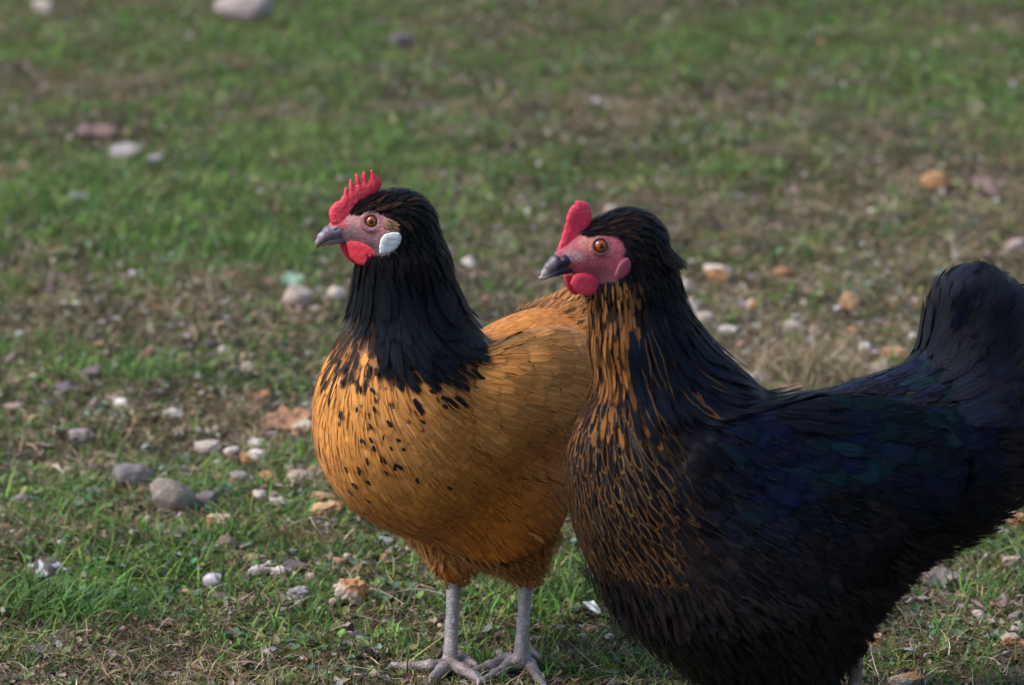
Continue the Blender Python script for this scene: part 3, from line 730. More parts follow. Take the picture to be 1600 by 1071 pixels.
    # buff ear tuft
    R6 = scatter(Vh, head, lambda P: (lambda x, y: (((x-608)/9)**2+((y-352)/7)**2 < 1) & (np.abs(Hd.loc(P)[:, 1]) > .004))(*pix(P)), .0013, rng, .0012)
    hp.add(grow(R6, hf, head, .0080, .0024, rng, lift=.22, stiff=.3, base=.0030, rows=4, cols=3, prof='hackle', jit=.25), 4, 3, np.array([.30, .19, .09])*(1+.3*rng.normal(size=(len(R6), 1))), [.2, .12, .06], [.3, .2, .3], rng)
    hp.build('neck_plumage', MBK, root, org)
gold_hen()

# ------------------------------------------------------------------ black hen
def black_hen():
    rng = np.random.default_rng(23)
    B = Frame(.20, -.235, 70); A = tilt_ax
    c = B.M(955, 390); Hd = Frame(c[0], c[1], 66)
    org = np.array([.22, -.235, 0.0])
    root = bpy.data.objects.new('hen', None); COL.objects.link(root); root.location = org
    tag(root, 'black hen with golden laced breast and red face, nearest the camera', 'hen')
    core = SDF()
    core.ell(B.M(1030, 775), A(B, 52), (.098, .072, .070), .03)
    core.ell(B.M(1160, 836), A(B, 8), (.130, .088, .106), .05)
    core.ell(B.M(1330, 755), A(B, -6), (.130, .080, .084), .05)
    core.ell(B.M(1485, 690), A(B, 20), (.078, .060, .064), .05)
    core.cone(B.M(1495, 640), B.M(1518, 484), .050, .032, .02)          # tail coverts
    core.cone(B.M(1552, 660), B.M(1596, 525), .050, .036, .02)
    core.cone(B.M(1056, 640), B.M(1005, 530), .063, .041, .04)
    core.cone(B.M(1005, 530), B.M(983, 400), .041, .031, .02)
    core.ell(B.M(1295, 745, .078), A(B, -3, -3), (.112, .018, .070), .035)
    core.ell(B.M(1295, 745, -.078), A(B, -3, 3), (.112, .018, .070), .035)
    core.ell(B.M(1218, 868), A(B, 24), (.076, .068, .048), .04)
    core.cone(B.M(1155, 925, .03), D(1192, 1080, -.25), .080, .034, .04)
    core.cone(B.M(1250, 920, -.03), D(1255, 1075, -.20), .066, .026, .04)
    head = SDF()
    head.ell(Hd.M(938, 388), A(Hd, -14), (.030, .0185, .0225), .01)
    head.ell(Hd.M(980, 382), A(Hd, -30), (.029, .024, .0245), .012)
    head.cone(Hd.M(920, 405), Hd.M(886, 408), .0125, .0072, .008)
    head.cone(Hd.M(950, 420), Hd.M(905, 420), .011, .006, .006)
    head.cone(Hd.M(905, 392), Hd.M(877, 401), .0095, .006, .006)
    head.cone(Hd.M(980, 390), Hd.M(984, 440), .026, .034, .02)
    nh = len(head.p)
    eye0 = hit(938, 384.5, head); _, en = head.grad(eye0[None]); en = nrm(en[0]*.55+Hd.L*.45)
    ring(head, eye0+en*.0002, en, .0072, .0011, .0022, .95)
    head.sub(eye0-en*.001, np.eye(3), (.0054,)*3, .002)
    eyeR = eye0-2*Hd.L*((eye0-Hd.o)@Hd.L)
    allsdf = SDF(); allsdf.p = core.p+head.p[:nh]
    FACE = [(855, 378), (888, 372), (903, 368), (915, 366), (940, 363), (950, 367), (953, 380), (951, 394), (949, 408), (948, 422), (942, 431), (930, 436), (910, 440), (850, 450)]
    ex_, ey_ = [float(v_) for v_ in Hd.mpix(eye0)]
    f1 = D(1185, 1110, -.25); f2 = D(1338, 1035, -.20)
    g1 = D(1180, 1146, -.25); g2 = D(1334, 1118, -.20)
    def tt(a, offs): return [np.array([x, y, float(ground_h(x, y))+.0055]) for x, y in [(a[0]+dx, a[1]+dy) for dx, dy in offs]]
    T1 = [tt(g1, [(-.02, 0), (-.045, -.002), (-.062, -.003)]), tt(g1, [(-.018, .014), (-.045, .028)]), tt(g1, [(-.014, -.016), (-.035, -.036)]), tt(g1, [(.014, .004), (.026, .006)])]
    T2 = [tt(g2, [(-.02, 0), (-.045, -.002), (-.062, -.003)]), tt(g2, [(-.018, .014), (-.045, .028)]), tt(g2, [(-.014, -.016), (-.035, -.036)]), tt(g2, [(.014, .004), (.026, .006)])]
    core.cone(D(1280, 950, -.215), D(1316, 990, -.20), .034, .012, .02)
    l1 = leg_sdf(B, f1, g1, T1); l2 = leg_sdf(B, f2+np.array([0, 0, .01]), g2, T2)
    lo, hi = core.bounds(.01); lo[2] = max(lo[2], .0); Vc, Qc = snets(core, lo, hi, .0045)
    lo, hi = head.bounds(.004); Vh, Qh = snets(head, lo, hi, .001)
    def face_cols(V):
        mx, my = Hd.mpix(V); c = np.tile([.36, .075, .105], (len(V), 1))
        c = mixc(c, [.20, .055, .075], sstep(400, 425, my)*sstep(900, 930, mx))
        c = mixc(c, [.40, .20, .22], sstep(12, 4, np.hypot((mx-890)*.6, my-397)))
        c = mixc(c, [.46, .17, .13], sstep(24, 18, np.hypot((mx-918), my-384))*sstep(398, 380, my))
        c = mixc(c, [.22, .09, .13], sstep(15, 10, np.hypot(mx-ex_, my-ey_)))
        c = c*(1+.25*fbm(V, 250, 4)[:, None])
        return mixc(c, [.010, .010, .013], sstep(0, 4, poly_sd(np.stack([mx, my], 1), FACE)+vn(V, 200, 2)*2))
    parts = [(Vc, Qc, np.tile([.010, .009, .010], (len(Vc), 1)), 0), (Vh, Qh, face_cols(Vh), 0)]
    for l in (l1, l2):
        lo, hi = l.bounds(.004); V, Q = snets(l, lo, hi, .0014)
        parts.append((V, Q, np.tile([.20, .14, .12], (len(V), 1))*(1+.2*fbm(V, 120, 3)[:, None]), 1))
    V, F, C, mi = stack_mesh(parts)
    mesh('body', V, F, [M_SKIN, M_LEG], root, {'ca': C}, midx=mi, origin=org)
    claws(root, org, T1+T2)
    for e, n_ in ((eye0, en), (eyeR, en-2*Hd.L*(en@Hd.L))):
        make_eye(root, org, e-n_*.0012, n_, .0062, (.36, .082, .010), .0049, .0021)
    up = SDF(); pts = [((895, 402), .0088), ((882, 405), .0080), ((870, 410.5), .0064), ((859, 418.5), .0046), ((851, 427), .0028), ((847, 433), .0014)]
    for (a, ra), (b, rb) in zip(pts, pts[1:]): up.cone(Hd.M(*a), Hd.M(*b), ra, rb, .002)
    for sgn in (1, -1): up.sub(Hd.M(876, 405, .0065*sgn), tilt_ax(Hd, -20), (.0026, .0012, .0011), .001)
    lw = SDF(); pts = [((902, 413), .0066), ((886, 418), .0054), ((869, 425), .0038), ((852, 432), .0024), ((844.5, 434.5), .0015)]
    for (a, ra), (b, rb) in zip(pts, pts[1:]): lw.cone(Hd.M(*a), Hd.M(*b), ra, rb, .002)
    def bc(V):
        mx, my = Hd.mpix(V); c = np.tile([.022, .022, .045], (len(V), 1)); c = mixc(c, [.62, .50, .45], sstep(862, 850, mx)*sstep(418, 428, my))
        c = mixc(c, [.25, .19, .22], sstep(870, 860, mx)*.5); return c*(1+.3*fbm(V, 260, 2)[:, None])
    for nm, s in (('upper_beak', up), ('lower_beak', lw)):
        lo, hi = s.bounds(.002); V, Q = snets(s, lo, hi, .0007); mesh(nm, V, Q, M_HORN, root, {'ca': bc(V)}, origin=org)
    Z = lambda L_, s=5.354, ox=820, oy=290: [(x/s+ox, y/s+oy) for x, y in L_]
    comb = Z([(272, 570), (285, 530), (300, 485), (318, 450), (322, 415), (335, 385), (340, 340), (350, 310), (346, 275), (358, 250), (362, 210), (374, 200), (376, 172), (390, 175), (398, 150), (412, 165), (414, 125), (440, 120), (480, 126), (515, 142), (540, 175), (550, 230), (545, 300), (522, 350), (490, 400), (465, 440), (450, 490), (420, 520), (370, 545), (320, 570)])
    redc = lambda W_, V: np.array([.72, .050, .10])*(1+.14*fbm(W_, 150, 5)[:, None])
    slab('comb', Hd, 0, comb, M_FLESH, root, org, tmax=.0027, edge=.005, cell=.0009, bump=.15, bfreq=500, color=redc, bend=lambda x, y: .0025*np.sin((x+y)*70))
    wat = Z([(400, 770), (430, 740), (500, 728), (590, 740), (650, 765), (668, 800), (655, 850), (610, 900), (545, 925), (480, 920), (420, 880), (385, 825)])
    wat2 = Z([(328, 745), (330, 800), (350, 860), (390, 905), (430, 920), (460, 900), (450, 780), (400, 745)])
    slab('wattle', Hd, .010, wat, M_FLESH, root, org, tmax=.0026, edge=.005, cell=.0008, bump=.1, color=redc, bend=lambda x, y: -5*x*x)
    slab('wattle', Hd, -.008, wat2, M_FLESH, root, org, tmax=.0026, edge=.005, cell=.0008, bump=.1, color=redc)
    lobe = Z([(770, 690), (800, 640), (840, 605), (870, 605), (890, 650), (888, 700), (860, 745), (810, 780), (770, 785), (750, 750)])
    lp = hit(973, 420, allsdf); ln_ = nrm(Hd.L-Hd.U*.1); lc = lambda W_, V: np.array([.34, .07, .11])*(1+.2*fbm(W_, 200, 5)[:, None])
    slab('earlobe', Hd, lp+ln_*.0046, lobe, M_FLESH, root, org, tmax=.002, edge=.005, cell=.0008, color=lc, nor=ln_)
    lpr = lp-2*Hd.L*((lp-Hd.o)@Hd.L); slab('earlobe', Hd, lpr+(ln_-2*Hd.L*(ln_@Hd.L))*.0032, lobe, M_FLESH, root, org, tmax=.002, edge=.005, cell=.001, color=lc, nor=ln_-2*Hd.L*(ln_@Hd.L))
    if DBG == 'clay': return
    fl = make_flow(B, [
        ((950, 345, 0), (-1, 0, .1), .02), ((1005, 360, 0), (-1, 0, -.8), .02), ((950, 372, .02), (-1, 0, -.05), .018), ((1030, 400, .01), (-.5, 0, -1), .02), ((985, 430, .03), (-.2, 0, -1), .025),
        ((990, 500, .03), (-.12, 0, -1), .03), ((925, 480, 0), (.02, 0, -1), .03), ((1060, 480, .01), (-.35, 0, -1), .03),
        ((915, 590, .02), (.05, .05, -1), .035), ((1030, 600, .05), (-.4, .1, -1), .035), ((1120, 590, .02), (-1, .1, -.55), .03),
        ((900, 700, .02), (.0, .1, -1), .04), ((1000, 720, .06), (-.35, .1, -1), .04), ((1100, 700, .07), (-.9, .1, -.8), .04),
        ((905, 830, .02), (-.25, .05, -1), .04), ((1010, 850, .06), (-.75, .1, -.9), .045), ((980, 960, .0), (-1, 0, -.7), .04), ((1120, 880, .08), (-1, 0, -.6), .05),
        ((1200, 690, .09), (-1, 0, -.4), .05), ((1300, 780, .09), (-1, 0, -.2), .05), ((1220, 620, .02), (-1, 0, -.05), .05), ((1350, 620, .03), (-1, 0, .15), .05), ((1430, 580, .02), (-.8, 0, .6), .04),
        ((1500, 500, .02), (-.35, 0, 1), .04), ((1580, 540, .02), (-.6, 0, 1), .04), ((1500, 680, .05), (-1, 0, .1), .05), ((1560, 740, .03), (-1, 0, -.3), .05), ((1480, 800, .05), (-1, 0, -.45), .05),
        ((1350, 900, .06), (-1, 0, -.6), .05), ((1150, 1000, .07), (-.3, 0, -1), .05), ((1270, 1000, .05), (-.5, 0, -1), .05), ((1250, 900, .08), (-1, 0, -.7), .05)])
    blk = np.array([.0065, .0055, .0065]); bro = np.array([.24, .095, .024]); pale = np.array([.27, .155, .060])
    def inface(P):
        mx, my = Hd.mpix(P)
        return poly_sd(np.stack([mx, my], 1), [(855, 378), (888, 372), (903, 368), (915, 366), (940, 363), (950, 367), (953, 380), (951, 394), (949, 408), (948, 422), (942, 431), (930, 436), (910, 440), (850, 450)]) < 0
    MAT = feather_mat('black_feather', rough=.45, spec=.085, sheen=.0, tint=(.6, .75, 1.0), bump=.7)
    pl = Plume()
    def m_body(P):
        mx, my = B.mpix(P); return (P[:, 2] > .02) & ~((my < 480) & (mx < 1100)) & ~((mx < 1130) & (my < 560+.3*(mx-900)))
    R_ = scatter(Vc, core, m_body, .0064, rng, .0045); R_ = R_[(pix(R_)[0]+.25*(800-pix(R_)[1])*(pix(R_)[1] < 800) < 1110) | (rng.random(len(R_)) < .62)]
    mx, my = B.mpix(R_); vx, vy = pix(R_); q = B.loc(R_); n = len(R_)
    L_ = np.full(n, .030); W_ = np.full(n, .0165)
    br = sstep(1110, 1010, vx+.25*(800-vy)*(vy < 800)+rng.normal(size=n)*18)       # breast zone with lacing
    L_ -= .005*br; W_ -= .0085*br
    hue = np.clip(.5+.8*fbm(R_, 14, 3), 0, 1)
    sheen = sstep(870, 760, vy)*sstep(1040, 1150, vx)*np.clip(.55+.9*vn(R_, 45, 6), 0, 1)
    ir = mixc([.006, .010, .036], [.005, .021, .028], sstep(.5, .85, hue+.35*rng.normal(size=n)))
    ca = mixc(blk, ir, sheen*.9); warm = np.array([.028, .018, .014]); ca = mixc(ca, warm, .5*sstep(.2, .6, fbm(R_, 20, 9)))
    ca = ca*(1+rng.normal(size=(n, 1))*.30)
    lacec = mixc(bro, pale, rng.random(n))*.9*(1+rng.normal(size=(n, 1))*.15)
    cb = mixc(ca*.55, lacec, br); fade = sstep(1010, 860, vy)
    pt = np.stack([mixc([.5], [1.0], br)[:, 0]*np.where(br > .5, .5+.5*fade, 1), .25+.5*br, .25+0*br], 1)
    fr_ = (br > .5) & (vy < 680) & (rng.random(n) < .35); ca[fr_] = bro*rng.uniform(.7, 1.15, (fr_.sum(), 1)); cb[fr_] = blk; pt[fr_] = [.7, .9, .1]
    for sel, pr in ((br > .5, 'lance'), (br <= .5, 'round')):
        pl.add(grow(R_[sel], fl, core, L_[sel], W_[sel], rng, lift=.014, stiff=.1, base=.0007, rand=.0005, rows=7, cols=5, prof=pr), 7, 5, ca[sel], cb[sel], pt[sel], rng)
    R7 = scatter(Vc, core, m_body, .0040, rng, .0045); R7 = R7[rng.random(len(R7)) < .38]; vx, vy = pix(R7); b7 = sstep(1110, 1010, vx+.25*(800-vy)*(vy < 800)+rng.normal(size=len(R7))*25)
    c7 = mixc(np.array([.016, .013, .015]), np.array([.05, .028, .014]), b7*rng.random(len(R7))*sstep(1010, 860, vy))*(1+rng.normal(size=(len(R7), 1))*.3)
    pl.add(grow(R7, fl, core, .014, .0016, rng, lift=.05, stiff=.1, base=.0016, rows=5, cols=3, prof='fluff', jit=.18), 5, 3, c7, c7, [.3, .2, .3], rng)
    # loose fluffy under parts and hind fringe
    def mfl(P):
        mx, my = B.mpix(P); return ((my > 880) | ((mx > 1500) & (my > 560)) | ((mx > 1330) & (my > 800))) & (P[:, 2] > .02)
    R2 = scatter(Vc, core, mfl, .0062, rng, .0045); d_, n_ = core.grad(R2); f2 = fl(R2)
    cf = mixc([.011, .010, .012], [.030, .020, .018], rng.random(len(R2)))
    pl.add(grow(R2, fl, core, .030, .0065, rng, lift=.30, stiff=.55, base=.002, rows=6, cols=3, prof='fluff', jit=.35, ragged=.3), 6, 3, cf, cf, [.3, .3, 0], rng)
    R2b = np.repeat(R2, 3, 0)+rng.normal(size=(len(R2)*3, 3))*.003; n2 = np.repeat(n_, 3, 0); f2 = np.repeat(f2, 3, 0)
    st = strands(R2b+n2*.004, f2+n2*.35+rng.normal(size=f2.shape)*.3, rng.uniform(.010, .026, len(R2b)), np.full(len(R2b), .0007), rng, segs=4)
    pl.add(st, 5, 2, np.repeat(cf, 3, 0), np.repeat(cf, 3, 0), [0, 0, 0], rng)
    pl.build('body_plumage', MAT, root, org)
    for sg, ki in ((1, 8), (-1, 9)):
        wp = Plume(); k = core.p[ki]
        def m_w(P):
            z = (P-k[1])@k[2].T/k[3]; return (np.linalg.norm(z, axis=1) < 1.2) & (B.loc(P)[:, 1]*sg > .045)
        Rw = scatter(Vc, core, m_w, .0115, rng, .0045); z = (Rw-k[1])@k[2].T/k[3]
        back = sstep(.5, -1.0, z[:, 0]); x, y = B.mpix(Rw)
        hue = np.clip(.5+.8*fbm(Rw, 16, 13), 0, 1); sh = sstep(-.55, .3, z[:, 2])*np.clip(.6+.9*vn(Rw, 45, 6), 0, 1)
        cw = mixc(blk*.8, mixc([.006, .010, .036], [.005, .022, .029], sstep(.45, .85, hue+.3*rng.normal(size=len(Rw)))), sh*.9)*(1+rng.normal(size=(len(Rw), 1))*.15)
        cbw = cw*.5; ptw = np.tile([.6, .3, .15], (len(Rw), 1)); gl = (x < 1230) & (z[:, 2] < .1) & (z[:, 0] > -.6) & (rng.random(len(Rw)) < .35); cbw[gl] = pale*.35; ptw[gl] = [.25, .0, .5]
        wp.add(grow(Rw, fl, core, .036+.026*back, .019+.004*back, rng, lift=.025, stiff=.2, base=.002, rand=.0006, rows=8, cols=5, jit=.07), 8, 5, cw, cbw, ptw, rng)
        Rb = scatter(Vc, core, m_w, .0045, rng, .0045); Rb = Rb[rng.random(len(Rb)) < .25]; c7 = mixc(np.array([.007, .007, .012]), np.array([.010, .016, .034]), rng.random(len(Rb)))
        wp.add(grow(Rb, fl, core, .018, .0016, rng, lift=.03, stiff=.1, base=.0030, rows=5, cols=3, prof='fluff', jit=.16), 5, 3, c7, c7, [.3, .2, .3], rng)
        wp.build('wing', MAT, root, org)
    tp = Plume()
    V = []
    fan = [((1475, 640), (1500, 424)), ((1482, 640), (1512, 415)), ((1492, 640), (1526, 414)), ((1500, 645), (1542, 422)), ((1508, 650), (1556, 438)), ((1520, 660), (1570, 462)), ((1530, 670), (1588, 478)), ((1540, 680), (1604, 500)), ((1545, 690), (1622, 530)), ((1550, 700), (1640, 570)), ((1550, 710), (1650, 620))]
    for i, (a, b) in enumerate(fan):
        for sg in (1, -1):
            a3 = B.M(*a, .014*sg); b3 = B.M(*b, .034*sg*(1-.3*(i/10)))
            sd_ = nrm(B.H*.75+B.L*sg*.35); V_ = np.empty((9, 5, 3))
            for r_ in range(9):
                s_ = r_/8; p = a3*(1-s_)+b3*s_-B.H*.010*math.sin(s_*3.1)
                for c_ in range(5): V_[r_, c_] = p+sd_*((c_-2)/2)*.018*PROF['quill'](np.array(s_))+B.L*sg*.004*(1-((c_-2)/2)**2)
            V.append(V_)
    V = np.array(V); ct = mixc([.010, .010, .013], [.012, .020, .045], rng.random(len(V))); tp.add(V, 9, 5, ct, [.03, .018, .022], [.5, .4, .2], rng)
    # soft coverts over the tail
    mt = lambda P: (lambda x, y: ((x > 1440) & (y < 640)))(*B.mpix(P))
    Rt = scatter(Vc, core, mt, .008, rng, .0045); ct = mixc([.010, .010, .013], [.008, .014, .032], np.clip(.5+.8*vn(Rt, 40, 3), 0, 1)*.8)
    tp.add(grow(Rt, fl, core, .044, .021, rng, lift=.20, stiff=.5, base=.002, rows=8, cols=5, prof='round', jit=.15), 8, 5, ct, ct*.3+np.array([.018, .012, .012]), [.6, .5, .35], rng, soft=.35)
    tp.build('tail', MAT, root, org)
    hp = Plume()
    def m_hk(P):
        mx, my = B.mpix(P); return (my < 585+.16*(mx-980)) & (mx < 1170) & ~inface(P) & (Hd.mpix(P)[0] > 905)
    Vn = np.concatenate([Vc[B.mpix(Vc)[1] < 640], Vh[::6]])
    R3 = scatter(Vn, allsdf, m_hk, .0043, rng, .003); R3 = R3[np.abs(allsdf(R3)) < .002]
    mx, my = B.mpix(R3); vx, vy = pix(R3); n = len(R3)
    t = sstep(390, 560, my); frt = sstep(1005, 965, vx-.30*(vy-560)*(vy > 560)+rng.normal(size=n)*9)*sstep(425, 450, vy)
    L3 = (.014+.030*t)*(1-.30*frt); W3 = (.0048+.0034*t)*(1-.42*frt)
    c3 = mixc(blk, [.005, .009, .018], np.clip(.45+.6*fbm(R3, 30, 7), 0, 1)*sstep(400, 480, my))
    c3 = mixc(c3, [.030, .014, .007], (rng.random(n) < .3)*sstep(430, 370, my)*.8)
    or_ = frt > .5; orc = mixc(bro*1.2, pale, rng.random(n)*.4)*(1+rng.normal(size=(n, 1))*.2)
    mixed = (rng.random(n) < .28)*sstep(450, 560, my)*(vx < 1085)
    e3 = mixc(blk, orc, np.maximum(frt, mixed)); c3 = mixc(c3, mixc(orc, blk, (rng.random(n) < .30)*.9), frt*(vy < 640))
    p3 = np.tile([.7, .5, .2], (n, 1)); p3[or_] = np.stack([.3+.5*rng.random(or_.sum()), .7*rng.random(or_.sum()), np.full(or_.sum(), .1)], 1)
    dko = or_ & (rng.random(n) < .6); e3[dko] = blk*1.5
    hp.add(grow(R3, fl, allsdf, L3, W3, rng, lift=.07, stiff=.25, base=.0008, rows=8, cols=5, prof='lance', jit=.14, rand=.002), 8, 5, c3, e3, p3, rng)
    m4 = lambda P: (lambda mx, my: (my > 500) & (my < 600+.16*(mx-980)) & (mx < 1190) & (mx > 960))(*B.mpix(P))
    R4 = scatter(Vn, allsdf, m4, .0078, rng, .003); R4 = R4[np.abs(allsdf(R4)) < .002]; n = len(R4)
    c4 = mixc(blk, [.005, .009, .020], np.clip(.5+.6*fbm(R4, 30, 8), 0, 1)); g4 = (rng.random(n) < .3) & (pix(R4)[0] < 1090)
    e4 = np.where(g4[:, None], pale*.6, blk); p4 = np.where(g4[:, None], [.8, .1, .0], [.6, .4, .2])
    hp.add(grow(R4, fl, allsdf, .048, .0115, rng, lift=.08, stiff=.3, base=.002, rows=8, cols=5, prof='hackle', jit=.1, rand=.003), 8, 5, c4, e4, p4, rng)
    m5 = lambda P: ~inface(P) & (Hd.mpix(P)[0] > 890) & (Hd.mpix(P)[1] < 460)
    R5 = scatter(Vh[::4], allsdf, m5, .0028, rng, .002); mx, my = Hd.mpix(R5)
    c5 = mixc(blk, [.042, .020, .008], (rng.random(len(R5)) < .4)*sstep(385, 350, my)*sstep(985, 940, mx)*.9)
    hf = make_flow(Hd, [((905, 360, 0), (-.9, 0, .4), .02), ((950, 345, .0), (-1, 0, .0), .02), ((1000, 360, .01), (-1, 0, -.7), .02), ((950, 368, .02), (-1, 0, .05), .02), ((1020, 400, .02), (-.4, 0, -1), .02), ((985, 440, .02), (-.2, 0, -1), .02), ((930, 450, .01), (-.1, 0, -1), .02)])
    hp.add(grow(R5, hf, allsdf, .012, .0052, rng, lift=.12, stiff=.2, base=.0003, rows=4, cols=3, prof='hackle', jit=.2, rand=.0008), 4, 3, c5, c5*.8, [.3, .2, .2], rng)
    R8 = scatter(np.concatenate([Vc[::1], Vh[::3]]), allsdf, lambda P: (lambda x, y: ((x-974)/20)**2+((y-412)/34)**2 < 1)(*Hd.mpix(P)) & ~inface(P) & (np.abs(Hd.loc(P)[:, 1]) > .008), .0026, rng, .002)
    hp.add(grow(R8, hf, allsdf, .012, .0045, rng, lift=.10, stiff=.1, base=.0012, rows=5, cols=3, prof='hackle', jit=.2), 5, 3, mixc(blk, [.04, .018, .009], (rng.random(len(R8)) < .3)*.8), blk, [.3, .2, .2], rng)
    # ruffled tuft at the nape
    R6 = scatter(Vn, allsdf, lambda P: (lambda x, y: ((x-1022)/16)**2+((y-388)/14)**2 < 1)(*B.mpix(P)), .004, rng, .002)
    if len(R6):
        c6 = mixc([.008, .006, .005], [.04, .018, .008], rng.random(len(R6))*.6)
        hp.add(grow(R6, fl, allsdf, .021, .010, rng, lift=.48, stiff=.5, base=.001, rows=6, cols=5, prof='round', jit=.3), 6, 5, c6, [.10, .045, .02], [.2, .6, .2], rng)
    hp.build('neck_plumage', MAT, root, org)
black_hen()

# ------------------------------------------------------------------ ground
def ground_mat():
    m, n, P, N, L = nodes('soil')
    tc = N('ShaderNodeTexCoord').outputs['Object']
    n1 = N('ShaderNodeTexNoise', i_Scale=9, i_Detail=8.0, i_Roughness=.65); L(tc, n1.inputs['Vector'])
    n2 = N('ShaderNodeTexNoise', i_Scale=90, i_Detail=6.0, i_Roughness=.7); L(tc, n2.inputs['Vector'])
    n3 = N('ShaderNodeTexNoise', i_Scale=2.2, i_Detail=5.0); L(tc, n3.inputs['Vector'])
    c = mixn(N, L, ss(N, L, n1.outputs[0], .35, .68), (.036, .028, .019), (.085, .066, .042))
    c = mixn(N, L, ss(N, L, n3.outputs[0], .45, .65), c, (.048, .068, .022))
    c = mixn(N, L, ss(N, L, n2.outputs[0], .56, .72), c, (.12, .095, .065))
    L(c, P.inputs['Base Color']); P.inputs['Roughness'].default_value = .9; P.inputs['Specular IOR Level'].default_value = .15
    bp = N('ShaderNodeBump', i_Strength=.9, i_Distance=.006); L(n2.outputs[0], bp.inputs['Height']); L(bp.outputs[0], P.inputs['Normal'])
    return m
def axis_pts(a, b, st, far):
    m = list(np.arange(a, b+1e-6, st)); l, r = [], []; x, d = a, st
    while x > -far: d *= 1.35; x -= d; l.append(x)
    x, d = b, st
    while x < far: d *= 1.35; x += d; r.append(x)
    return np.array(l[::-1]+m+r)
X = axis_pts(-2.0, 2.0, .014, 300); Y = axis_pts(-1.1, 6.0, .014, 300)
gx, gy = np.meshgrid(X, Y, indexing='ij'); gz = ground_h(gx, gy)+.003*fbm(np.stack([gx, gy], -1), 45, 31, 2)
i, j = np.meshgrid(np.arange(len(X)-1), np.arange(len(Y)-1), indexing='ij'); a = (i*len(Y)+j).ravel()
g = mesh('ground', np.stack([gx, gy, gz], -1).reshape(-1, 3), np.stack([a, a+len(Y), a+len(Y)+1, a+1], 1), ground_mat())
tag(g, kind='structure')

# ------------------------------------------------------------------ ground cover
def blob(P, lst):
    r = np.zeros(len(P))
    for px, py, sx, sy, amp in lst:
        c = G(px, py); r += amp*np.exp(-.5*(((P[:, 0]-c[0])/sx)**2+((P[:, 1]-c[1])/sy)**2))
    return r
def green_amt(P):
    n_ = fbm(P, 3.0, 21, 4)*1.15+.5*vn(P, 15, 4)
    g_ = -.16+n_+blob(P, [(250, 120, .5, .9, .55), (380, 390, .18, .22, .9), (250, 590, .14, .05, .5), (110, 940, .12, .09, .9), (480, 300, .3, .3, .35), (760, 260, .3, .5, .2), (850, 950, .12, .08, .35), (1000, 900, .1, .1, .3),
                         (1400, 300, .5, .5, -.55), (120, 500, .2, .15, -.5), (1250, 560, .25, .2, -.7), (1450, 650, .3, .3, -.5), (400, 660, .12, .08, -.6), (1500, 950, .2, .1, -.1), (1000, 60, .5, .8, .0), (300, 820, .1, .06, -.2), (780, 1000, .08, .05, -.2), (1150, 120, .4, .5, .25)])
    return g_
def field(n, rng, xa, ya):
    """random ground points, thinner outside the part that is looked at"""
    m_ = int(n*.34); a_ = np.stack([rng.uniform(-2.9, 2.9, m_), rng.uniform(-.9, 7.5, m_)], 1)
    k = int(n*.85); y = -.50+5.4*rng.random(k)**1.45; x = (y+4.05)*.128*np.clip(rng.uniform(-1, 1, k)*1.0, -1, 1)
    q = rng.random(k) < .22; x = np.where(q, (y+4.05)*np.sign(x)*(.12+.11*rng.random(k)**1.6), x)
    return np.concatenate([a_, np.stack([x, y], 1)])
XA, YA = (-2.0, 2.0), (-.75, 5.2)
class Cover:
    def __init__(s): s.V = []; s.F = []; s.C = []; s.n = 0
    def sheet(s, V, rows, cols, c):
        n = len(V); s.V.append(V.reshape(-1, 3).astype(np.float32)); s.F.append((grid_faces(n, rows, cols)+s.n).astype(np.int32)); s.n += n*rows*cols
        s.C.append(np.repeat(c.astype(np.float32), rows*cols, 0))
    def build(s, name, mat, label, cat):
        o = mesh(name, np.concatenate(s.V), np.concatenate(s.F), mat, None, {'ca': np.concatenate(s.C)}); return tag(o, label, cat, kind='stuff')
def on3(P, dz=0): return np.stack([P[:, 0], P[:, 1], ground_h(P[:, 0], P[:, 1])+dz], 1)
def hsvj(c, rng, a=.22):
    n = len(c); return np.clip(c*(1+rng.normal(size=(n, 1))*a)*(1+rng.normal(size=(n, 3))*a*.35), .003, 1)
def ribbons(P, az, el, L, W, rng, segs=3, curl=.5, droop=.6):
    D_ = np.stack([np.cos(az)*np.cos(el), np.sin(az)*np.cos(el), np.sin(el)], 1)
    n = len(P); T = D_.copy(); side = nrm(np.stack([-np.sin(az), np.cos(az), rng.normal(size=n)*.4], 1)); cu = rng.normal(size=(n, 3))*curl; cu[:, 2] *= .5
    out = np.empty((n, segs+1, 2, 3)); p = P.copy()
    for i in range(segs+1):
        s_ = i/segs; wd = (W*(1-s_**2*.85)*.5)[:, None]; out[:, i, 0] = p-side*wd; out[:, i, 1] = p+side*wd
        p = p+T*(L/segs)[:, None]; T = nrm(T+cu/segs+np.array([0, 0, -1.])*droop/segs); gz_ = ground_h(p[:, 0], p[:, 1])+.001; p[:, 2] = np.maximum(p[:, 2], gz_)
    return out
M_GRASS = attr_mat('grass_blade', rough=.55, spec=.3, transl=.25)
M_DRY = attr_mat('dry_stalk', rough=.8, spec=.15)
M_LEAF = attr_mat('weed_leaf', rough=.5, spec=.35, transl=.15)
def pal(rng, n, cols, wts):
    cols = np.array(cols); return cols[rng.choice(len(cols), n, p=np.array(wts)/sum(wts))]
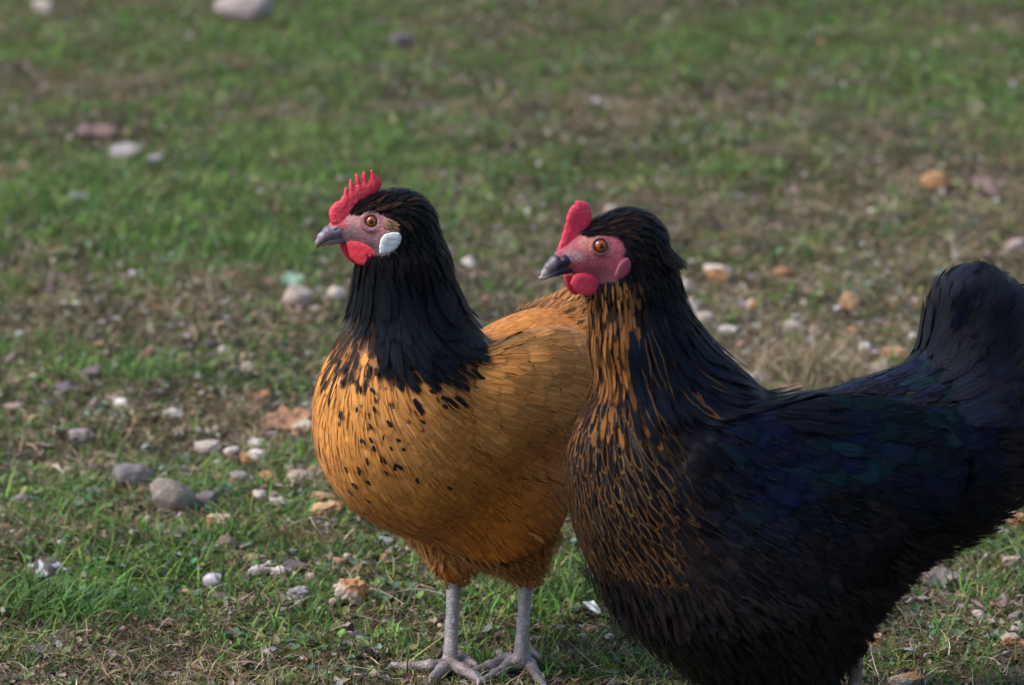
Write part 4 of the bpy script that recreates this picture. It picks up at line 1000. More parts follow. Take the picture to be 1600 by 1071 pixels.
def flakes(P, R_, rng, tilt=.6):
    n = len(P); az = rng.uniform(0, 6.28, n); tl = rng.normal(size=n)*tilt
    d = np.stack([np.cos(az)*np.cos(tl), np.sin(az)*np.cos(tl), np.sin(tl)], 1); sd_ = nrm(np.stack([-np.sin(az), np.cos(az), rng.normal(size=n)*tilt], 1)); up_ = nrm(np.cross(d, sd_))
    o = on3(P, 0)+np.stack([0*R_, 0*R_, rng.uniform(.002, .007, n)], 1); V = np.empty((n, 4, 3, 3)); cu = rng.normal(size=(n, 4, 3))*.25
    for r_, (t, wd) in enumerate(((-1, .3), (-.35, .9), (.4, .8), (1.1, .15))):
        for c_ in range(3): V[:, r_, c_] = o+d*(R_*(t+cu[:, r_, 0]))[:, None]+sd_*(R_*(wd+cu[:, r_, 1])*(c_-1)*.8)[:, None]+up_*(R_*(.3*abs(c_-1)+cu[:, r_, 2]))[:, None]
    return V
EXC = []
def clear(P, f=1.0, p=.9, rng=RNG):
    k = np.ones(len(P), bool)
    for x, y, r in EXC:
        d = np.abs(P-[x, y-r*.5*f]); near_ = np.where((d[:, 0] < r*1.4) & (d[:, 1] < r*2.2*f))[0]
        q = ((P[near_, 0]-x)/(r*1.05))**2+((P[near_, 1]-(y-r*.45*f))/(r*1.5*f))**2 < 1
        k[near_[q & (rng.random(len(near_)) < p)]] = False
    return P[k]
def build_cover():
    for (nm, px, py, w_, h_, kd, col, lab) in ITEMS:
        p = G(px, py+h_*.34); EXC.append((p[0], p[1], w_*px_size(p)*.5))
    for px, py, w_ in ((448, 662, 86), (404, 624, 40), (1176, 596, 56), (1468, 910, 66), (151, 212, 66), (926, 962, 34), (72, 893, 46), (700, 1050, 90), (805, 1050, 90)):
        p = G(px, py+6); EXC.append((p[0], p[1], w_*px_size(p)*.5))
    rng = np.random.default_rng(5)
    K = 1.0
    # matted dry stalks and moss
    dry = Cover(); P = field(int(640000*K), rng, XA, YA); n = len(P)
    ga = green_amt(P)
    keep = rng.random(n) < np.clip(.78-.35*ga, .25, 1); P = clear(P[keep], .7, .6); n = len(P)
    c = pal(rng, n, [(.24, .18, .105), (.13, .092, .055), (.30, .235, .145), (.070, .052, .034), (.12, .125, .042), (.48, .41, .31)], [5, 4, 3, 4, 5, 1.6]); c = hsvj(c, rng)*np.clip(1+.55*vn(P, 22, 51)+.3*vn(P, 5, 52)+.25*vn(P, 60, 55), .2, 2)[:, None]
    L_ = rng.gamma(3.0, .0050, n)+.004; W_ = rng.uniform(.0006, .0015, n)
    dry.sheet(ribbons(on3(P, .001), rng.uniform(0, 6.28, n), rng.uniform(-.05, .75, n), L_, W_, rng, 3, 1.1, .9), 4, 2, c)
    # mossy fine tufts
    P = field(int(560000*K), rng, XA, YA); ga = green_amt(P)+.5*vn(P, 30, 7); P = clear(P[ga > -.15]); n = len(P)
    c = pal(rng, n, [(.115, .135, .034), (.075, .12, .030), (.16, .155, .05), (.07, .065, .030)], [4, 4, 3, 2]); c = hsvj(c, rng)*np.clip(1+.6*vn(P, 26, 53), .25, 2)[:, None]
    dry.sheet(ribbons(on3(P, 0), rng.uniform(0, 6.28, n), rng.uniform(.2, 1.4, n), rng.uniform(.004, .011, n), rng.uniform(.0006, .0013, n), rng, 2, .8, .4), 3, 2, c)
    # longer bleached stems lying about
    P = clear(field(7000, rng, XA, YA)); n = len(P); c = hsvj(pal(rng, n, [(.34, .27, .17), (.22, .16, .10), (.14, .10, .07), (.42, .36, .26)], [3, 3, 2, 1.5]), rng)
    dry.sheet(ribbons(on3(P, .004), rng.uniform(0, 6.28, n), rng.uniform(.0, .5, n), rng.uniform(.025, .07, n), rng.uniform(.0008, .0018, n), rng, 6, 1.3, .5), 7, 2, c)
    # flakes of dead leaf
    P = clear(field(60000, rng, XA, YA)); P = P[rng.random(len(P)) < np.clip(.45-.3*green_amt(P), .1, .8)]; n = len(P)
    c = hsvj(pal(rng, n, [(.26, .21, .19), (.20, .14, .11), (.34, .27, .22), (.12, .085, .07), (.30, .19, .12), (.38, .34, .33)], [3, 3, 2, 3, 1.5, 1.5]), rng, .25)
    dry.sheet(flakes(P, np.minimum(rng.gamma(3.0, .0009, n)+.0008, .006), rng, .35), 4, 3, c)
    dry.build('dry_grass', M_DRY, 'matted brown and olive dead grass and moss covering the ground', 'dry grass')
    # green blades
    gr = Cover(); P = field(int(330000*K), rng, XA, YA); ga = green_amt(P)+.35*vn(P, 42, 12); kp = rng.random(len(P)) < np.clip(.22+.55*ga, .05, .9); P = clear(P[kp], 1.6); ga = green_amt(P); n = len(P)
    c = pal(rng, n, [(.125, .25, .038), (.085, .19, .036), (.18, .31, .050), (.23, .28, .08), (.065, .15, .045)], [4, 4, 3, 2, 2]); c = hsvj(c, rng)*np.clip(1+.5*vn(P, 24, 54), .3, 2)[:, None]
    L_ = (rng.gamma(4, .0036, n)+.006)*(1+.45*np.clip(ga, 0, 1)); W_ = rng.uniform(.0011, .0028, n)
    gr.sheet(ribbons(on3(P, 0), rng.uniform(0, 6.28, n), rng.uniform(.1, 1.3, n), L_, W_, rng, 3, .5, .9), 4, 2, c)
    C_ = clear(field(7000, rng, XA, YA), 1.2); ga = green_amt(C_); m_ = 16; n0 = len(C_)
    sz = rng.uniform(.5, 1.25, n0)*(1+.3*np.clip(ga, 0, 1)); P = np.repeat(C_, m_, 0)+rng.normal(size=(n0*m_, 2))*.0045; n = len(P); isg = np.repeat(rng.random(n0) < np.clip(.55+.7*ga, .15, .95), m_)
    cg = pal(rng, n0, [(.10, .21, .040), (.14, .26, .045), (.19, .27, .07), (.075, .16, .05)], [3, 3, 2, 2]); cd_ = pal(rng, n0, [(.30, .235, .14), (.20, .15, .085), (.40, .33, .22), (.13, .125, .045)], [3, 3, 1.5, 3])
    c = np.where(isg[:, None], np.repeat(cg, m_, 0), np.repeat(cd_, m_, 0)); c = hsvj(c, rng, .15); Rb = ribbons(on3(P, 0), rng.uniform(0, 6.28, n), rng.uniform(.3, 1.4, n), rng.uniform(.010, .026, n)*np.repeat(sz, m_), rng.uniform(.0011, .0024, n), rng, 3, .6, .9)
    gr.sheet(Rb[isg], 4, 2, c[isg]); dry2 = (Rb[~isg], c[~isg])
    o2 = Cover(); o2.sheet(dry2[0], 4, 2, dry2[1]); o2.build('dry_grass', M_DRY, 'small straw coloured clumps of dead grass standing among the green', 'dry grass')
    gr.build('grass', M_GRASS, 'short green grass blades growing in patches through the dead grass', 'grass')
    # small round weed leaves
    lf = Cover(); P = field(int(110000*K), rng, XA, YA); ga = fbm(P, 8, 44, 3)+.4*green_amt(P); P = clear(P[rng.random(len(P)) < np.clip(.18+.75*ga, .03, .9)], 1.8); n = len(P)
    c = hsvj(pal(rng, n, [(.085, .16, .055), (.11, .19, .11), (.16, .23, .06), (.050, .10, .045), (.24, .27, .22), (.17, .17, .05)], [4, 3, 3, 3, 1, 1.5]), rng, .33)
    R_ = np.minimum(rng.gamma(3.0, .0009, n)+.0010, .0050); az = rng.uniform(0, 6.28, n); tl = rng.uniform(-.2, .9, n)
    d = np.stack([np.cos(az)*np.cos(tl), np.sin(az)*np.cos(tl), np.sin(tl)], 1); sd_ = np.stack([-np.sin(az), np.cos(az), rng.normal(size=n)*.35], 1); sd_ = nrm(sd_); up_ = nrm(np.cross(d, sd_))
    o = on3(P, 0)+np.stack([0*R_, 0*R_, rng.uniform(.002, .009, n)], 1); V = np.empty((n, 4, 3, 3))
    for r_, (t, wd) in enumerate(((0, .12), (.7, .85), (1.5, .80), (2.1, .1))):
        for c_ in range(3):
            V[:, r_, c_] = o+d*(R_*t)[:, None]+sd_*(R_*wd*(c_-1))[:, None]+up_*(R_*(.22*abs(c_-1)-.1*t*t*.5))[:, None]
    lf.sheet(V, 4, 3, c)
    lf.build('weeds', M_LEAF, 'tiny round green weed leaves scattered among the grass', 'weeds')
    # crumbs and grit too many to count
    t0, tf = ico(1); gc = Cover(); P = field(17000, rng, XA, YA); cl = fbm(P, 2.2, 77, 3)+blob(P, [(400, 740, .13, .12, 1.6), (1150, 520, .14, .22, 1.5), (1500, 950, .12, .09, .5), (450, 900, .10, .05, .6)]); P = P[rng.random(len(P)) < np.clip(.14+.6*cl, .03, 1)]; n = len(P)
    R_ = np.minimum(rng.gamma(2.0, .0011, n)+.0008, .0055); c = hsvj(pal(rng, n, [(.42, .36, .31), (.30, .25, .23), (.16, .13, .12), (.48, .30, .16), (.5, .47, .46)], [3, 3, 4, 1.5, 1.5]), rng)
    V = t0[None]*(1+rng.normal(size=(n, len(t0), 1))*.22)*R_[:, None, None]*np.stack([rng.uniform(.8, 1.5, n), rng.uniform(.8, 1.5, n), rng.uniform(.5, .9, n)], 1)[:, None]
    V = V+on3(P, .002)[:, None]+np.array([0, 0, 1])*(R_*.5)[:, None, None]
    F = (tf[None]+(np.arange(n)*len(t0))[:, None, None]).reshape(-1, 3)
    o = mesh('grit', V.reshape(-1, 3), F, attr_mat('grit_and_crumbs', rough=.85, spec=.2), None, {'ca': np.repeat(c, len(t0), 0)}, smooth=False)
    tag(o, 'fine pale crumbs and grit strewn over the ground', 'crumbs', kind='stuff')

def ico(sub):
    import bmesh
    bm = bmesh.new(); bmesh.ops.create_icosphere(bm, subdivisions=sub, radius=1.0)
    V = np.array([v.co[:] for v in bm.verts]); F = np.array([[v.index for v in f.verts] for f in bm.faces]); bm.free(); return V, F

# ------------------------------------------------------------------ stones, bread and leaves lying on the ground
M_STONE = attr_mat('field_stone', rough=.85, spec=.2, nscale=110, namp=.35, bump=.8, bscale=260)
M_BREAD = attr_mat('bread', rough=.9, spec=.12, nscale=240, namp=.22, bump=1.0, bscale=420, sss=.15)
M_SMOOTH = attr_mat('smooth_pebble', rough=.35, spec=.4, nscale=60, namp=.10)
M_DLEAF = attr_mat('dead_leaf', rough=.75, spec=.15, nscale=160, namp=.3, bump=.5, bscale=300)
I4, F4 = ico(5); I3, F3 = ico(4)
def px_size(p): return float((p-CAM)@_fw)/FPX
def lump(name, px, py, w_, h_, kind, col, label, cat, seed, group=None, yaw=None, col2=None, flat=None, rt=.5):
    r_ = np.random.default_rng(seed); p = G(px, py+h_*.34); k = px_size(p)*1.13
    sx, sz = w_*k/2, h_*k/2*.98; sy = sx*r_.uniform(.65, .9)
    if flat: sz = flat*sx
    yaw = r_.uniform(-.6, .6) if yaw is None else yaw
    I, F = (I4, F4) if w_ > 28 else (I3, F3)
    V = I.copy(); sd_ = seed*3.7
    if kind == 'bread':
        V = V*(1+.34*vn(I+sd_, 1.5, 1)+.26*vn(I+sd_, 3.3, 2)+.17*vn(I+sd_, 7, 3)+.12*vn(I+sd_, 15, 4))[:, None]
        V = np.sign(V)*np.abs(V)**.82; pore = np.clip(vn(I+sd_, 11, 8)-.35, 0, 1); V = V*(1-.25*pore)[:, None]
        m = sstep(-.15, .35, I@nrm(r_.normal(size=3)*np.array([1, .5, .6])+np.array([0, -.2, -.35]))+.35*vn(I+sd_, 2.5, 5))
        c = mixc(col, col2 if col2 is not None else [.42, .20, .07], m)*(1+.12*vn(I+sd_, 9, 6))[:, None]; c = c*(1-.25*pore[:, None])
        mat = M_BREAD
    elif kind == 'stone':
        V = V*(1+(.30 if w_ < 45 else .12)*vn(I+sd_, 1.1, 1)+(.17 if w_ < 45 else .09)*vn(I+sd_, 2.4, 2)+.03*vn(I+sd_, 7, 3)+.018*vn(I+sd_, 16, 4))[:, None]
        for _ in range(4 if w_ > 45 else 8):
            d = nrm(r_.normal(size=3)); t = np.maximum(V@d-r_.uniform(.55, .85), 0); V = V-t[:, None]*d*.85
        c = np.array(col)*(1+.16*vn(I+sd_, 3, 6)+.12*vn(I+sd_, 12, 7))[:, None]; mat = M_STONE
        if col2 is not None: c = mixc(c, col2, sstep(.05, .3, vn(I+sd_, 2.2, 9)))
    else:
        V = V*(1+.03*vn(I+sd_, 1.2, 1))[:, None]; c = np.array(col)*(1+.06*vn(I+sd_, 4, 6))[:, None]; mat = M_SMOOTH
    ex = np.abs(V).max(0); V = V/ex*np.array([sx, sy, sz]); cy, sy_ = math.cos(yaw), math.sin(yaw)
    V = np.stack([V[:, 0]*cy-V[:, 1]*sy_*.6, V[:, 0]*sy_*.6+V[:, 1]*cy, V[:, 2]], 1); V[:, 0] *= sx/np.abs(V[:, 0]).max()
    tl = r_.uniform(-.15, .15); V[:, 2] += V[:, 0]*tl
    ctr = p+np.array([0, sy*.2, sz*(.70 if w_ > 45 else .78 if kind == 'egg' else .58)])
    o = mesh(name, V, F, mat, None, {'ca': np.clip(c, .003, .9)}); o.location = ctr
    return tag(o, label, cat, group)
def dead_leaf(name, px, py, w_, h_, col, label, seed, curl=1.0, yaw=0.0, cat='leaf', group=None, lobes=0, lift=.35):
    r_ = np.random.default_rng(seed); p = G(px, py+h_*.2); k = px_size(p); Lh = w_*k/2; Wh = Lh*r_.uniform(.38, .55)
    nu, nv = 41, 21; u, v = np.meshgrid(np.linspace(-1, 1, nu), np.linspace(-1, 1, nv), indexing='ij')
    wd = np.sqrt(np.clip(1-np.abs(u)**1.8, 0, 1))*(1-.25*u)+.03
    if lobes: wd = wd*(1+.28*np.cos(u*lobes*3.14)*(1-abs(u)))
    x = u*Lh; y = v*wd*Wh; P3 = np.stack([u*2+seed, v*2, 0*u], -1)
    z = Lh*(curl*.30*v*v*wd+.20*curl*u*u+.14*vn(P3, 1.4, 3)+.06*vn(P3, 4, 4))-.02*Lh*np.exp(-(v/.12)**2)+Lh*.05
    c_, s_ = math.cos(yaw), math.sin(yaw); X_ = x*c_-y*s_; Y_ = x*s_+y*c_; Z_ = z+Y_*lift
    Z_ = Z_-Z_.min()-.001; th = .00035
    V = np.concatenate([np.stack([X_, Y_, Z_+th], -1).reshape(-1, 3), np.stack([X_, Y_, Z_-th], -1).reshape(-1, 3)])
    q = grid_faces(1, nu, nv); m_ = nu*nv; F = [q, q[:, ::-1]+m_]
    bd = [i*nv for i in range(nu)]+[(nu-1)*nv+j for j in range(1, nv)]+[i*nv+nv-1 for i in range(nu-2, -1, -1)]+[j for j in range(nv-2, 0, -1)]
    bd = np.array(bd); nx = np.roll(bd, -1); F.append(np.stack([bd, nx, nx+m_, bd+m_], 1))
    vein = np.exp(-(v/.07)**2)*.5+.25*(np.abs(np.sin((u*7-np.abs(v)*2.5)))<.12); c = np.array(col)*(1+.25*vn(P3, 3, 5)[..., None]+.10*vn(P3, 11, 6)[..., None])*(1+.25*vein[..., None])
    c = np.clip(c.reshape(-1, 3), .003, .9); o = mesh(name, V, np.concatenate(F), M_DLEAF, None, {'ca': np.concatenate([c, c])}); o.location = p
    return tag(o, label, cat, group)

PALE = (.52, .45, .385); WHT = (.64, .58, .51); GREY = (.20, .17, .16); TAN = (.30, .24, .19); MAUVE = (.21, .16, .17); CRUST = (.46, .25, .125); ORG = (.43, .25, .16); DARK = (.10, .08, .08); RED = (.24, .13, .11)
ITEMS = [
 # name, px, py, w, h, kind, colour, label
 ('stone', 385, 14, 88, 46, 'stone', (.38, .31, .29), 'large pale blurred stone at the top edge of the grass, left of centre'),
 ('stone', 70, 10, 36, 26, 'stone', PALE, 'small pinkish stone in the top left corner of the grass'),
 ('stone', 628, 64, 36, 24, 'stone', MAUVE, 'mauve stone far back in the grass right of the large pale stone'),
 ('stone', 193, 240, 50, 26, 'stone', (.38, .33, .34), 'pale grey stone in green grass just below the curled brown leaf'),
 ('pebble', 243, 247, 24, 16, 'stone', (.42, .38, .38), 'small pale pebble immediately right of the pale grey stone below the curled leaf'),
 ('pebble', 121, 308, 30, 15, 'stone', (.36, .32, .34), 'flat pale pebble on the left, well below the curled brown leaf'),
 ('stone', 463, 467, 46, 42, 'stone', (.46, .36, .31), 'round pale stone touching a mint green leaf, left of the golden hen neck'),
 ('bread_crumb', 525, 461, 28, 26, 'bread', PALE, 'pale crumb between the round pale stone and the golden hen neck'),
 ('pebble', 733, 411, 22, 18, 'stone', WHT, 'small white pebble in the gap between the two hens heads'),
 ('stone', 956, 336, 26, 30, 'stone', (.42, .34, .26), 'upright tan stone just behind the crown of the black hen'),
 ('bread_chunk', 1461, 286, 46, 36, 'bread', (.42, .25, .13), 'square orange bread chunk far back on the right in dark grass'),
 ('bread_chunk', 1123, 430, 42, 28, 'bread', WHT, 'bright white bread chunk right of the nape of the black hen'),
 ('bread_crumb', 1074, 451, 20, 30, 'bread', PALE, 'upright pale crumb touching the outline of the black hen neck'),
 ('bread_crumb', 1080, 484, 28, 36, 'bread', PALE, 'pale pinkish crumb beside the black hen neck, below the upright crumb'),
 ('bread_crumb', 1102, 496, 26, 20, 'bread', PALE, 'pale crumb on the dark soil right of the pinkish crumb by the black hen neck'),
 ('bread_crumb', 1137, 518, 30, 19, 'bread', WHT, 'white crumb on bare soil directly below the bright white bread chunk'),
 ('bread_crumb', 1222, 427, 34, 18, 'bread', ORG, 'flat orange crumb right of the bright white bread chunk'),
 ('bread_chunk', 1328, 473, 30, 34, 'bread', (.48, .31, .18), 'upright tan orange bread chunk behind the back of the black hen'),
 ('bread_crumb', 1177, 478, 22, 20, 'bread', PALE, 'small pale crumb left of the upright tan orange bread chunk'),
 ('bread_crumb', 1240, 514, 40, 24, 'bread', (.44, .38, .31), 'pale crumb on the dry grass tuft behind the black hen back'),
 ('bread_crumb', 1332, 519, 20, 16, 'bread', PALE, 'dull pale crumb below the upright tan orange bread chunk'),
 ('bread_crumb', 1354, 545, 24, 22, 'bread', WHT, 'round white crumb between the dry grass tuft and the black hen tail'),
 ('bread_crumb', 1398, 554, 38, 20, 'bread', ORG, 'orange crust crumb against the base of the black hen tail'),
 ('bread_crumb', 1428, 529, 18, 18, 'bread', WHT, 'tiny white crumb at the front edge of the black hen tail'),
 ('bread_crumb', 1364, 576, 40, 18, 'bread', PALE, 'broken pale crumb lying just above the back of the black hen'),
 ('bread_crumb', 1287, 590, 26, 24, 'bread', (.50, .42, .33), 'cream crumb touching the middle of the black hen back'),
 ('bread_crumb', 1193, 567, 28, 18, 'bread', ORG, 'orange crumb in the left foot of the dry grass tuft'),
 ('bread_crumb', 1238, 607, 30, 14, 'bread', ORG, 'orange crumb peeping over the black hen back below the dry grass tuft'),
 ('pebble', 1142, 568, 34, 16, 'stone', PALE, 'flat pale pebble just above the pale leaf at the black hen shoulder'),
 ('stone', 1588, 386, 30, 26, 'stone', (.36, .27, .26), 'pinkish stone at the right edge above the black hen tail'),
 ('stone', 233, 553, 24, 24, 'stone', RED, 'round reddish brown stone in the green grass on the left'),
 ('stone', 145, 584, 38, 26, 'stone', MAUVE, 'mauve stone lying left below the reddish brown stone'),
 ('stone', 100, 608, 32, 22, 'stone', (.18, .15, .17), 'bluish mauve stone at the far left, lower of the two mauve stones'),
 ('pebble', 190, 632, 22, 18, 'stone', WHT, 'small white pebble right of the bluish mauve stone'),
 ('stone', 147, 634, 22, 22, 'stone', (.33, .25, .22), 'dull pink pebble between the mauve stones and the pale broken crumb'),
 ('stone', 22, 637, 34, 18, 'stone', (.30, .22, .20), 'pinkish flat stone at the left edge above the grass'),
 ('pebble', 388, 575, 22, 20, 'stone', (.46, .38, .29), 'cream pebble right of the round reddish brown stone'),
 ('stone', 330, 542, 24, 26, 'stone', DARK, 'dark brown pebble left of the small white pebble, behind the cream pebble'),
 ('pebble', 350, 549, 18, 18, 'stone', WHT, 'small white pebble touching the dark brown pebble'),
 ('bread_crumb', 127, 683, 38, 28, 'bread', (.36, .31, .30), 'pale grey broken crumb above the large grey stone on the left'),
 ('bread_crumb', 271, 647, 36, 15, 'bread', WHT, 'elongated white crumb up from the big tan boulder'),
 ('bread_crumb', 473, 673, 34, 36, 'bread', (.48, .45, .34), 'yellowish white crumb between the orange leaf and the golden hen breast'),
 ('bread_crumb', 326, 699, 42, 22, 'bread', PALE, 'left crumb of the pale row below the orange leaf'),
 ('bread_crumb', 362, 706, 24, 16, 'bread', WHT, 'middle crumb of the pale row below the orange leaf'),
 ('bread_crumb', 400, 694, 24, 18, 'bread', WHT, 'small white crumb resting against the back of the two toned crumb'),
 ('bread_crumb', 396, 714, 44, 20, 'bread', WHT, 'two toned white crumb with an orange crust end below the orange leaf'),
 ('bread_chunk', 421, 747, 32, 22, 'bread', (.52, .36, .22), 'orange topped bread chunk right of the boulder and left of the breast'),
 ('bread_crumb', 470, 749, 38, 28, 'bread', (.46, .37, .28), 'lumpy tan crumb touching the golden hen breast'),
 ('bread_crumb', 490, 737, 22, 18, 'bread', (.50, .36, .20), 'small toasted crumb on top of the lumpy tan crumb'),
 ('bread_crumb', 378, 748, 38, 20, 'bread', (.34, .31, .29), 'greyish crumb left of the orange topped bread chunk'),
 ('bread_crumb', 343, 748, 16, 14, 'bread', (.48, .27, .17), 'tiny orange crumb left of the greyish crumb'),
 ('bread_crumb', 406, 775, 22, 18, 'bread', WHT, 'small white crumb under the orange topped bread chunk'),
 ('bread_crumb', 432, 785, 24, 20, 'bread', PALE, 'jagged pale crumb right of the small white crumb under the bread'),
 ('bread_chunk', 510, 799, 48, 28, 'bread', (.52, .34, .19), 'lumpy golden bread chunk under the lower breast of the golden hen'),
 ('bread_crust', 508, 778, 42, 18, 'bread', (.46, .30, .19), 'flat toasted crust behind the lumpy golden bread chunk'),
 ('stone', 208, 746, 66, 36, 'stone', (.19, .165, .16), 'long smooth grey stone behind and left of the big tan boulder'),
 ('stone', 152, 769, 34, 20, 'stone', (.21, .18, .17), 'small grey stone at the left end of the long smooth grey stone'),
 ('stone', 268, 780, 70, 62, 'stone', (.27, .225, .19), 'big tan boulder, the largest stone on the left'),
 ('stone', 320, 784, 34, 36, 'stone', (.17, .15, .145), 'thin grey slab of stone standing right beside the big tan boulder'),
 ('stone', 32, 781, 26, 16, 'stone', (.30, .26, .26), 'small grey pebble at the left edge level with the boulder'),
 ('bread_chunk', 342, 818, 40, 30, 'bread', (.50, .38, .28), 'cube of toasted bread in front of the grey slab'),
 ('stone', 357, 850, 38, 24, 'stone', (.20, .15, .12), 'dull brown stone just in front of the bread cube'),
 ('egg_pebble', 333, 910, 31, 23, 'egg', (.50, .44, .49), 'smooth egg shaped lilac white pebble in the grass at lower left'),
 ('bread_crumb', 405, 895, 32, 20, 'bread', WHT, 'fluffy white crumb left of the brown rectangular stone'),
 ('bread_crumb', 435, 894, 24, 18, 'bread', WHT, 'white crumb touching the brown rectangular stone'),
 ('stone', 465, 886, 42, 22, 'stone', (.13, .10, .095), 'brown rectangular stone between white crumbs and the bread with a crust'),
 ('bread_crumb', 486, 903, 20, 16, 'bread', (.48, .37, .28), 'little tan crumb below the brown rectangular stone'),
 ('bread_crumb', 604, 847, 26, 20, 'bread', (.50, .49, .50), 'grey white crumb under the belly of the golden hen'),
 ('bread_crumb', 600, 873, 12, 20, 'bread', ORG, 'tiny upright orange crumb under the belly of the golden hen'),
 ('bread_crumb', 545, 872, 20, 14, 'bread', WHT, 'flat white crumb up and left of the tiny orange crumb'),
 ('bread_crumb', 468, 930, 36, 26, 'bread', (.36, .34, .34), 'greyish crumbly lump left of the large bread chunk'),
 ('bread_chunk', 550, 928, 52, 46, 'bread', (.56, .46, .38), 'large bread chunk with white crumb and brown crust at lower centre'),
 ('bread_crumb', 522, 942, 20, 16, 'bread', (.50, .42, .34), 'small cream crumb broken off beside the large bread chunk'),
 ('stone', 562, 996, 30, 20, 'stone', (.10, .08, .09), 'dark mauve angular stone in front of the large bread chunk'),
 ('bread_crumb', 925, 985, 20, 14, 'bread', ORG, 'orange crumb just below the white shard'),
 ('bread_crumb', 986, 982, 14, 14, 'bread', (.52, .34, .14), 'yellow orange crumb between the white shard and the black hen'),
 ('bread_crumb', 913, 997, 26, 14, 'bread', (.34, .28, .25), 'flat grey brown crumb below the orange crumb by the shard'),
 ('pebble', 1044, 1052, 18, 14, 'stone', (.42, .36, .30), 'cream pebble at the bottom edge under the black hen breast'),
 ('bread_chunk', 1586, 815, 38, 28, 'bread', (.50, .32, .19), 'orange bread chunk at the right edge under the tail fluff'),
 ('bread_crumb', 1567, 834, 18, 16, 'bread', WHT, 'white crumb at the foot of the orange bread chunk by the right edge'),
 ('bread_crumb', 1581, 878, 30, 18, 'bread', (.48, .38, .30), 'cream crumb at the right edge below the tail fluff'),
 ('bread_chunk', 1367, 1005, 34, 32, 'bread', (.48, .36, .24), 'golden bread chunk touching the rear of the black hen leg'),
 ('bread_crumb', 1527, 964, 22, 22, 'bread', PALE, 'upright pale crumb in the lower right grass'),
 ('stone', 1588, 966, 24, 20, 'stone', (.22, .19, .20), 'grey stone at the right edge in the lower corner'),
 ('bread_chunk', 1582, 1004, 44, 26, 'bread', (.46, .38, .33), 'broad cream bread chunk at the right edge near the bottom'),
 ('bread_crumb', 1482, 985, 12, 10, 'bread', ORG, 'tiny orange crumb left of the upright pale crumb'),
 ('bread_chunk', 1412, 1066, 54, 20, 'bread', (.54, .42, .33), 'pale bread chunk cut by the bottom edge on the right'),
 ('bread_crumb', 1478, 932, 22, 14, 'bread', (.28, .24, .22), 'dull crumb below the long pale leaf at lower right'),
 ('bread_crumb', 1513, 1066, 24, 14, 'bread', ORG, 'orange crust cut by the bottom edge right of the pale bread chunk'),
 ('bread_crumb', 875, 900, 22, 16, 'bread', PALE, 'pale crumb in the gap between the golden hen legs and the black hen breast'),
]
def build_items():
    for i, (nm, px, py, w_, h_, kd, col, lab) in enumerate(ITEMS):
        cat = {'stone': 'stone', 'pebble': 'pebble', 'egg_pebble': 'pebble', 'bread_chunk': 'bread', 'bread_crumb': 'crumb', 'bread_crust': 'crust'}[nm]
        grp = {'stone': 'stones lying in the grass', 'pebble': 'pebbles lying in the grass', 'bread': 'pieces of bread scattered on the ground', 'crumb': 'bread crumbs scattered on the ground'}.get(cat)
        col2 = None
        if kd == 'bread': col2 = CRUST if nm != 'bread_crumb' or 'orange' in lab else tuple(np.array(col)*.8)
        if nm == 'egg_pebble': grp = None
        lump(nm, px, py, w_, h_, kd, col, lab, cat, 100+i, grp, col2=col2)
    LG = 'fallen leaves on the ground'
    dead_leaf('dead_leaf', 151, 212, 66, 20, (.25, .17, .155), 'curled reddish brown dead leaf in the grass at upper left', 1, 1.1, .05, group=LG)
    dead_leaf('dead_leaf', 448, 662, 86, 34, (.46, .25, .15), 'large curled orange leaf left of the golden hen breast', 2, .8, .35, group=LG, lobes=3, lift=.5)
    dead_leaf('dead_leaf', 404, 624, 40, 18, (.46, .24, .13), 'small orange leaf tip sticking up behind the large orange leaf', 3, .8, .6, group=LG, lift=.6)
    dead_leaf('dead_leaf', 1176, 596, 56, 20, (.46, .38, .36), 'pale pointed leaf against the shoulder of the black hen', 4, .5, .2, group=LG, lift=.5)
    dead_leaf('dead_leaf', 1468, 910, 66, 22, (.30, .24, .22), 'long pale leaf on the soil at lower right under the tail fluff', 5, .8, .25, group=LG, lift=.5)
    dead_leaf('green_leaf', 457, 441, 36, 20, (.28, .44, .33), 'mint green leaf piece resting on the round pale stone', 6, .4, .1, lift=.9)
    dead_leaf('dead_leaf', 1540, 300, 60, 14, (.22, .15, .14), 'thin brown leaf strip beside the square orange bread far back right', 8, .6, -1.1, group=LG)
    # white shard: a bent triangular chip
    p = G(926, 962); k = px_size(p)
    poly = np.array([(-16, 13), (2, 14), (9, 3), (17, -12), (6, -8), (-6, 2)])*k*1.02
    V, Q = inflate(poly, .0009, .0010, .0005); V[:, 2] += .0016*np.tanh(V[:, 0]*300)
    a_ = np.array([1, 0, 0]); b_ = nrm(np.array([0, .55, .8])); c_ = np.cross(a_, b_)
    Wd = V[:, :1]*a_+V[:, 1:2]*b_+V[:, 2:]*c_; Wd[:, 2] -= Wd[:, 2].min()-.002
    o = mesh('plastic_shard', Wd, Q, M_SMOOTH, None, {'ca': np.tile([.62, .66, .72], (len(Wd), 1))}); o.location = p+np.array([0, -.004, 0])
    tag(o, 'bluish white pointed shard lying in the grass between the two hens', 'shard')
    # droppings-streaked stone at far left
    o = lump('stone', 72, 893, 46, 32, 'stone', (.12, .10, .10), 'dark stone streaked with white at lower left beside the green grass tuft', 'stone', 777, 'stones lying in the grass', col2=(.55, .54, .54))
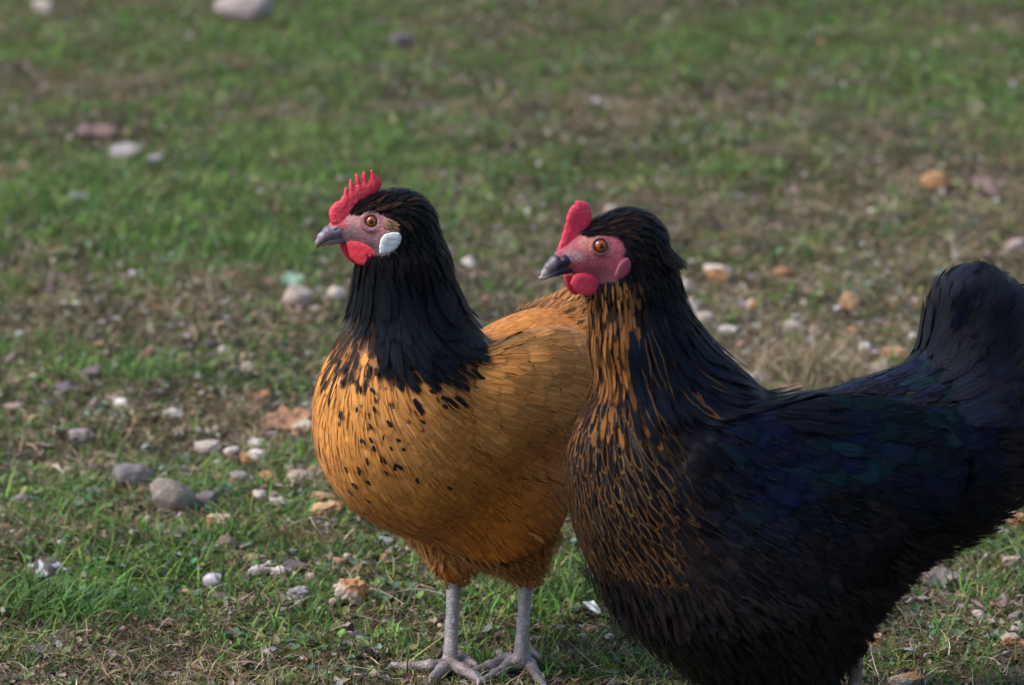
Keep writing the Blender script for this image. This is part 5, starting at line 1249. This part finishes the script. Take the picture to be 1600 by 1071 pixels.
def tuft(name, px, py, n, L_, spread, cols, mat, label, cat, seed, wd=(.0016, .0030), el=(.5, 1.35), curl=.35, droop=.7, az=None, kind=None):
    r_ = np.random.default_rng(seed); c = G(px, py); P = r_.normal(size=(n, 2))*np.array(spread)+c[:2]
    a_ = r_.uniform(0, 6.28, n) if az is None else r_.normal(size=n)*.9+az
    R_ = ribbons(on3(P, -.002), a_, r_.uniform(el[0], el[1], n), r_.uniform(.45, 1.0, n)*L_, r_.uniform(*wd, n), r_, 7, curl, droop)
    c_ = hsvj(pal(r_, n, cols, [1]*len(cols)), r_, .14)
    o = mesh(name, R_.reshape(-1, 3)-c, grid_faces(n, 8, 2), mat, None, {'ca': np.repeat(c_, 16, 0)}); o.location = c
    return tag(o, label, cat, kind=kind)
def build_tufts():
    gc = [(.075, .18, .035), (.095, .22, .040), (.060, .14, .035), (.13, .23, .05)]
    tuft('grass_tuft', 95, 960, 330, .070, (.040, .030), gc, M_GRASS, 'lush green grass tuft with long blades in the lower left corner', 'grass tuft', 1, az=.2, el=(.2, 1.15), droop=1.1)
    tuft('grass_tuft', 350, 395, 300, .050, (.080, .11), gc, M_GRASS, 'bright green blurred grass tuft left of the golden hen head', 'grass tuft', 2, kind='stuff')
    tuft('grass_tuft', 225, 592, 170, .055, (.040, .035), gc, M_GRASS, 'green grass tuft with arching blades around the reddish brown stone', 'grass tuft', 3, droop=1.2)
    tuft('grass_tuft', 925, 945, 70, .055, (.022, .015), gc, M_GRASS, 'thin arching green blades between the hens above the white shard', 'grass tuft', 4, wd=(.0014, .0024), droop=1.0, kind='stuff')
    tuft('grass_tuft', 1520, 930, 80, .035, (.035, .025), gc, M_GRASS, 'small green grass tuft on the soil at lower right', 'grass tuft', 6, kind='stuff')
    tuft('grass_tuft', 335, 850, 120, .045, (.030, .02), gc, M_GRASS, 'loose green blades around the bread cube and dull brown stone', 'grass tuft', 7, droop=1.0, kind='stuff')
    dc = [(.26, .20, .12), (.34, .27, .17), (.17, .125, .075), (.12, .09, .055)]
    tuft('dry_grass_tuft', 1250, 592, 1300, .078, (.042, .030), [(.36, .285, .175), (.46, .37, .24), (.24, .18, .11), (.16, .12, .075)], M_DRY, 'tangled straw coloured dry grass tuft behind the black hen back', 'dry grass tuft', 9, wd=(.0008, .0019), el=(.1, 1.4), curl=1.3)
    tuft('dry_grass_tuft', 360, 660, 420, .045, (.035, .025), dc, M_DRY, 'tangled brown dry grass tuft left of the large orange leaf', 'dry grass tuft', 10, wd=(.0006, .0012), el=(.1, 1.3), curl=1.3)
    tuft('dry_grass_tuft', 470, 850, 300, .035, (.030, .018), [(.20, .15, .07), (.14, .11, .05), (.25, .19, .10)], M_DRY, 'mossy brown root tangle left of the golden hen belly', 'dry grass tuft', 11, wd=(.0006, .0012), el=(.0, 1.2), curl=1.3)
if DBG != 'hens':
    build_cover(); build_items(); build_tufts()
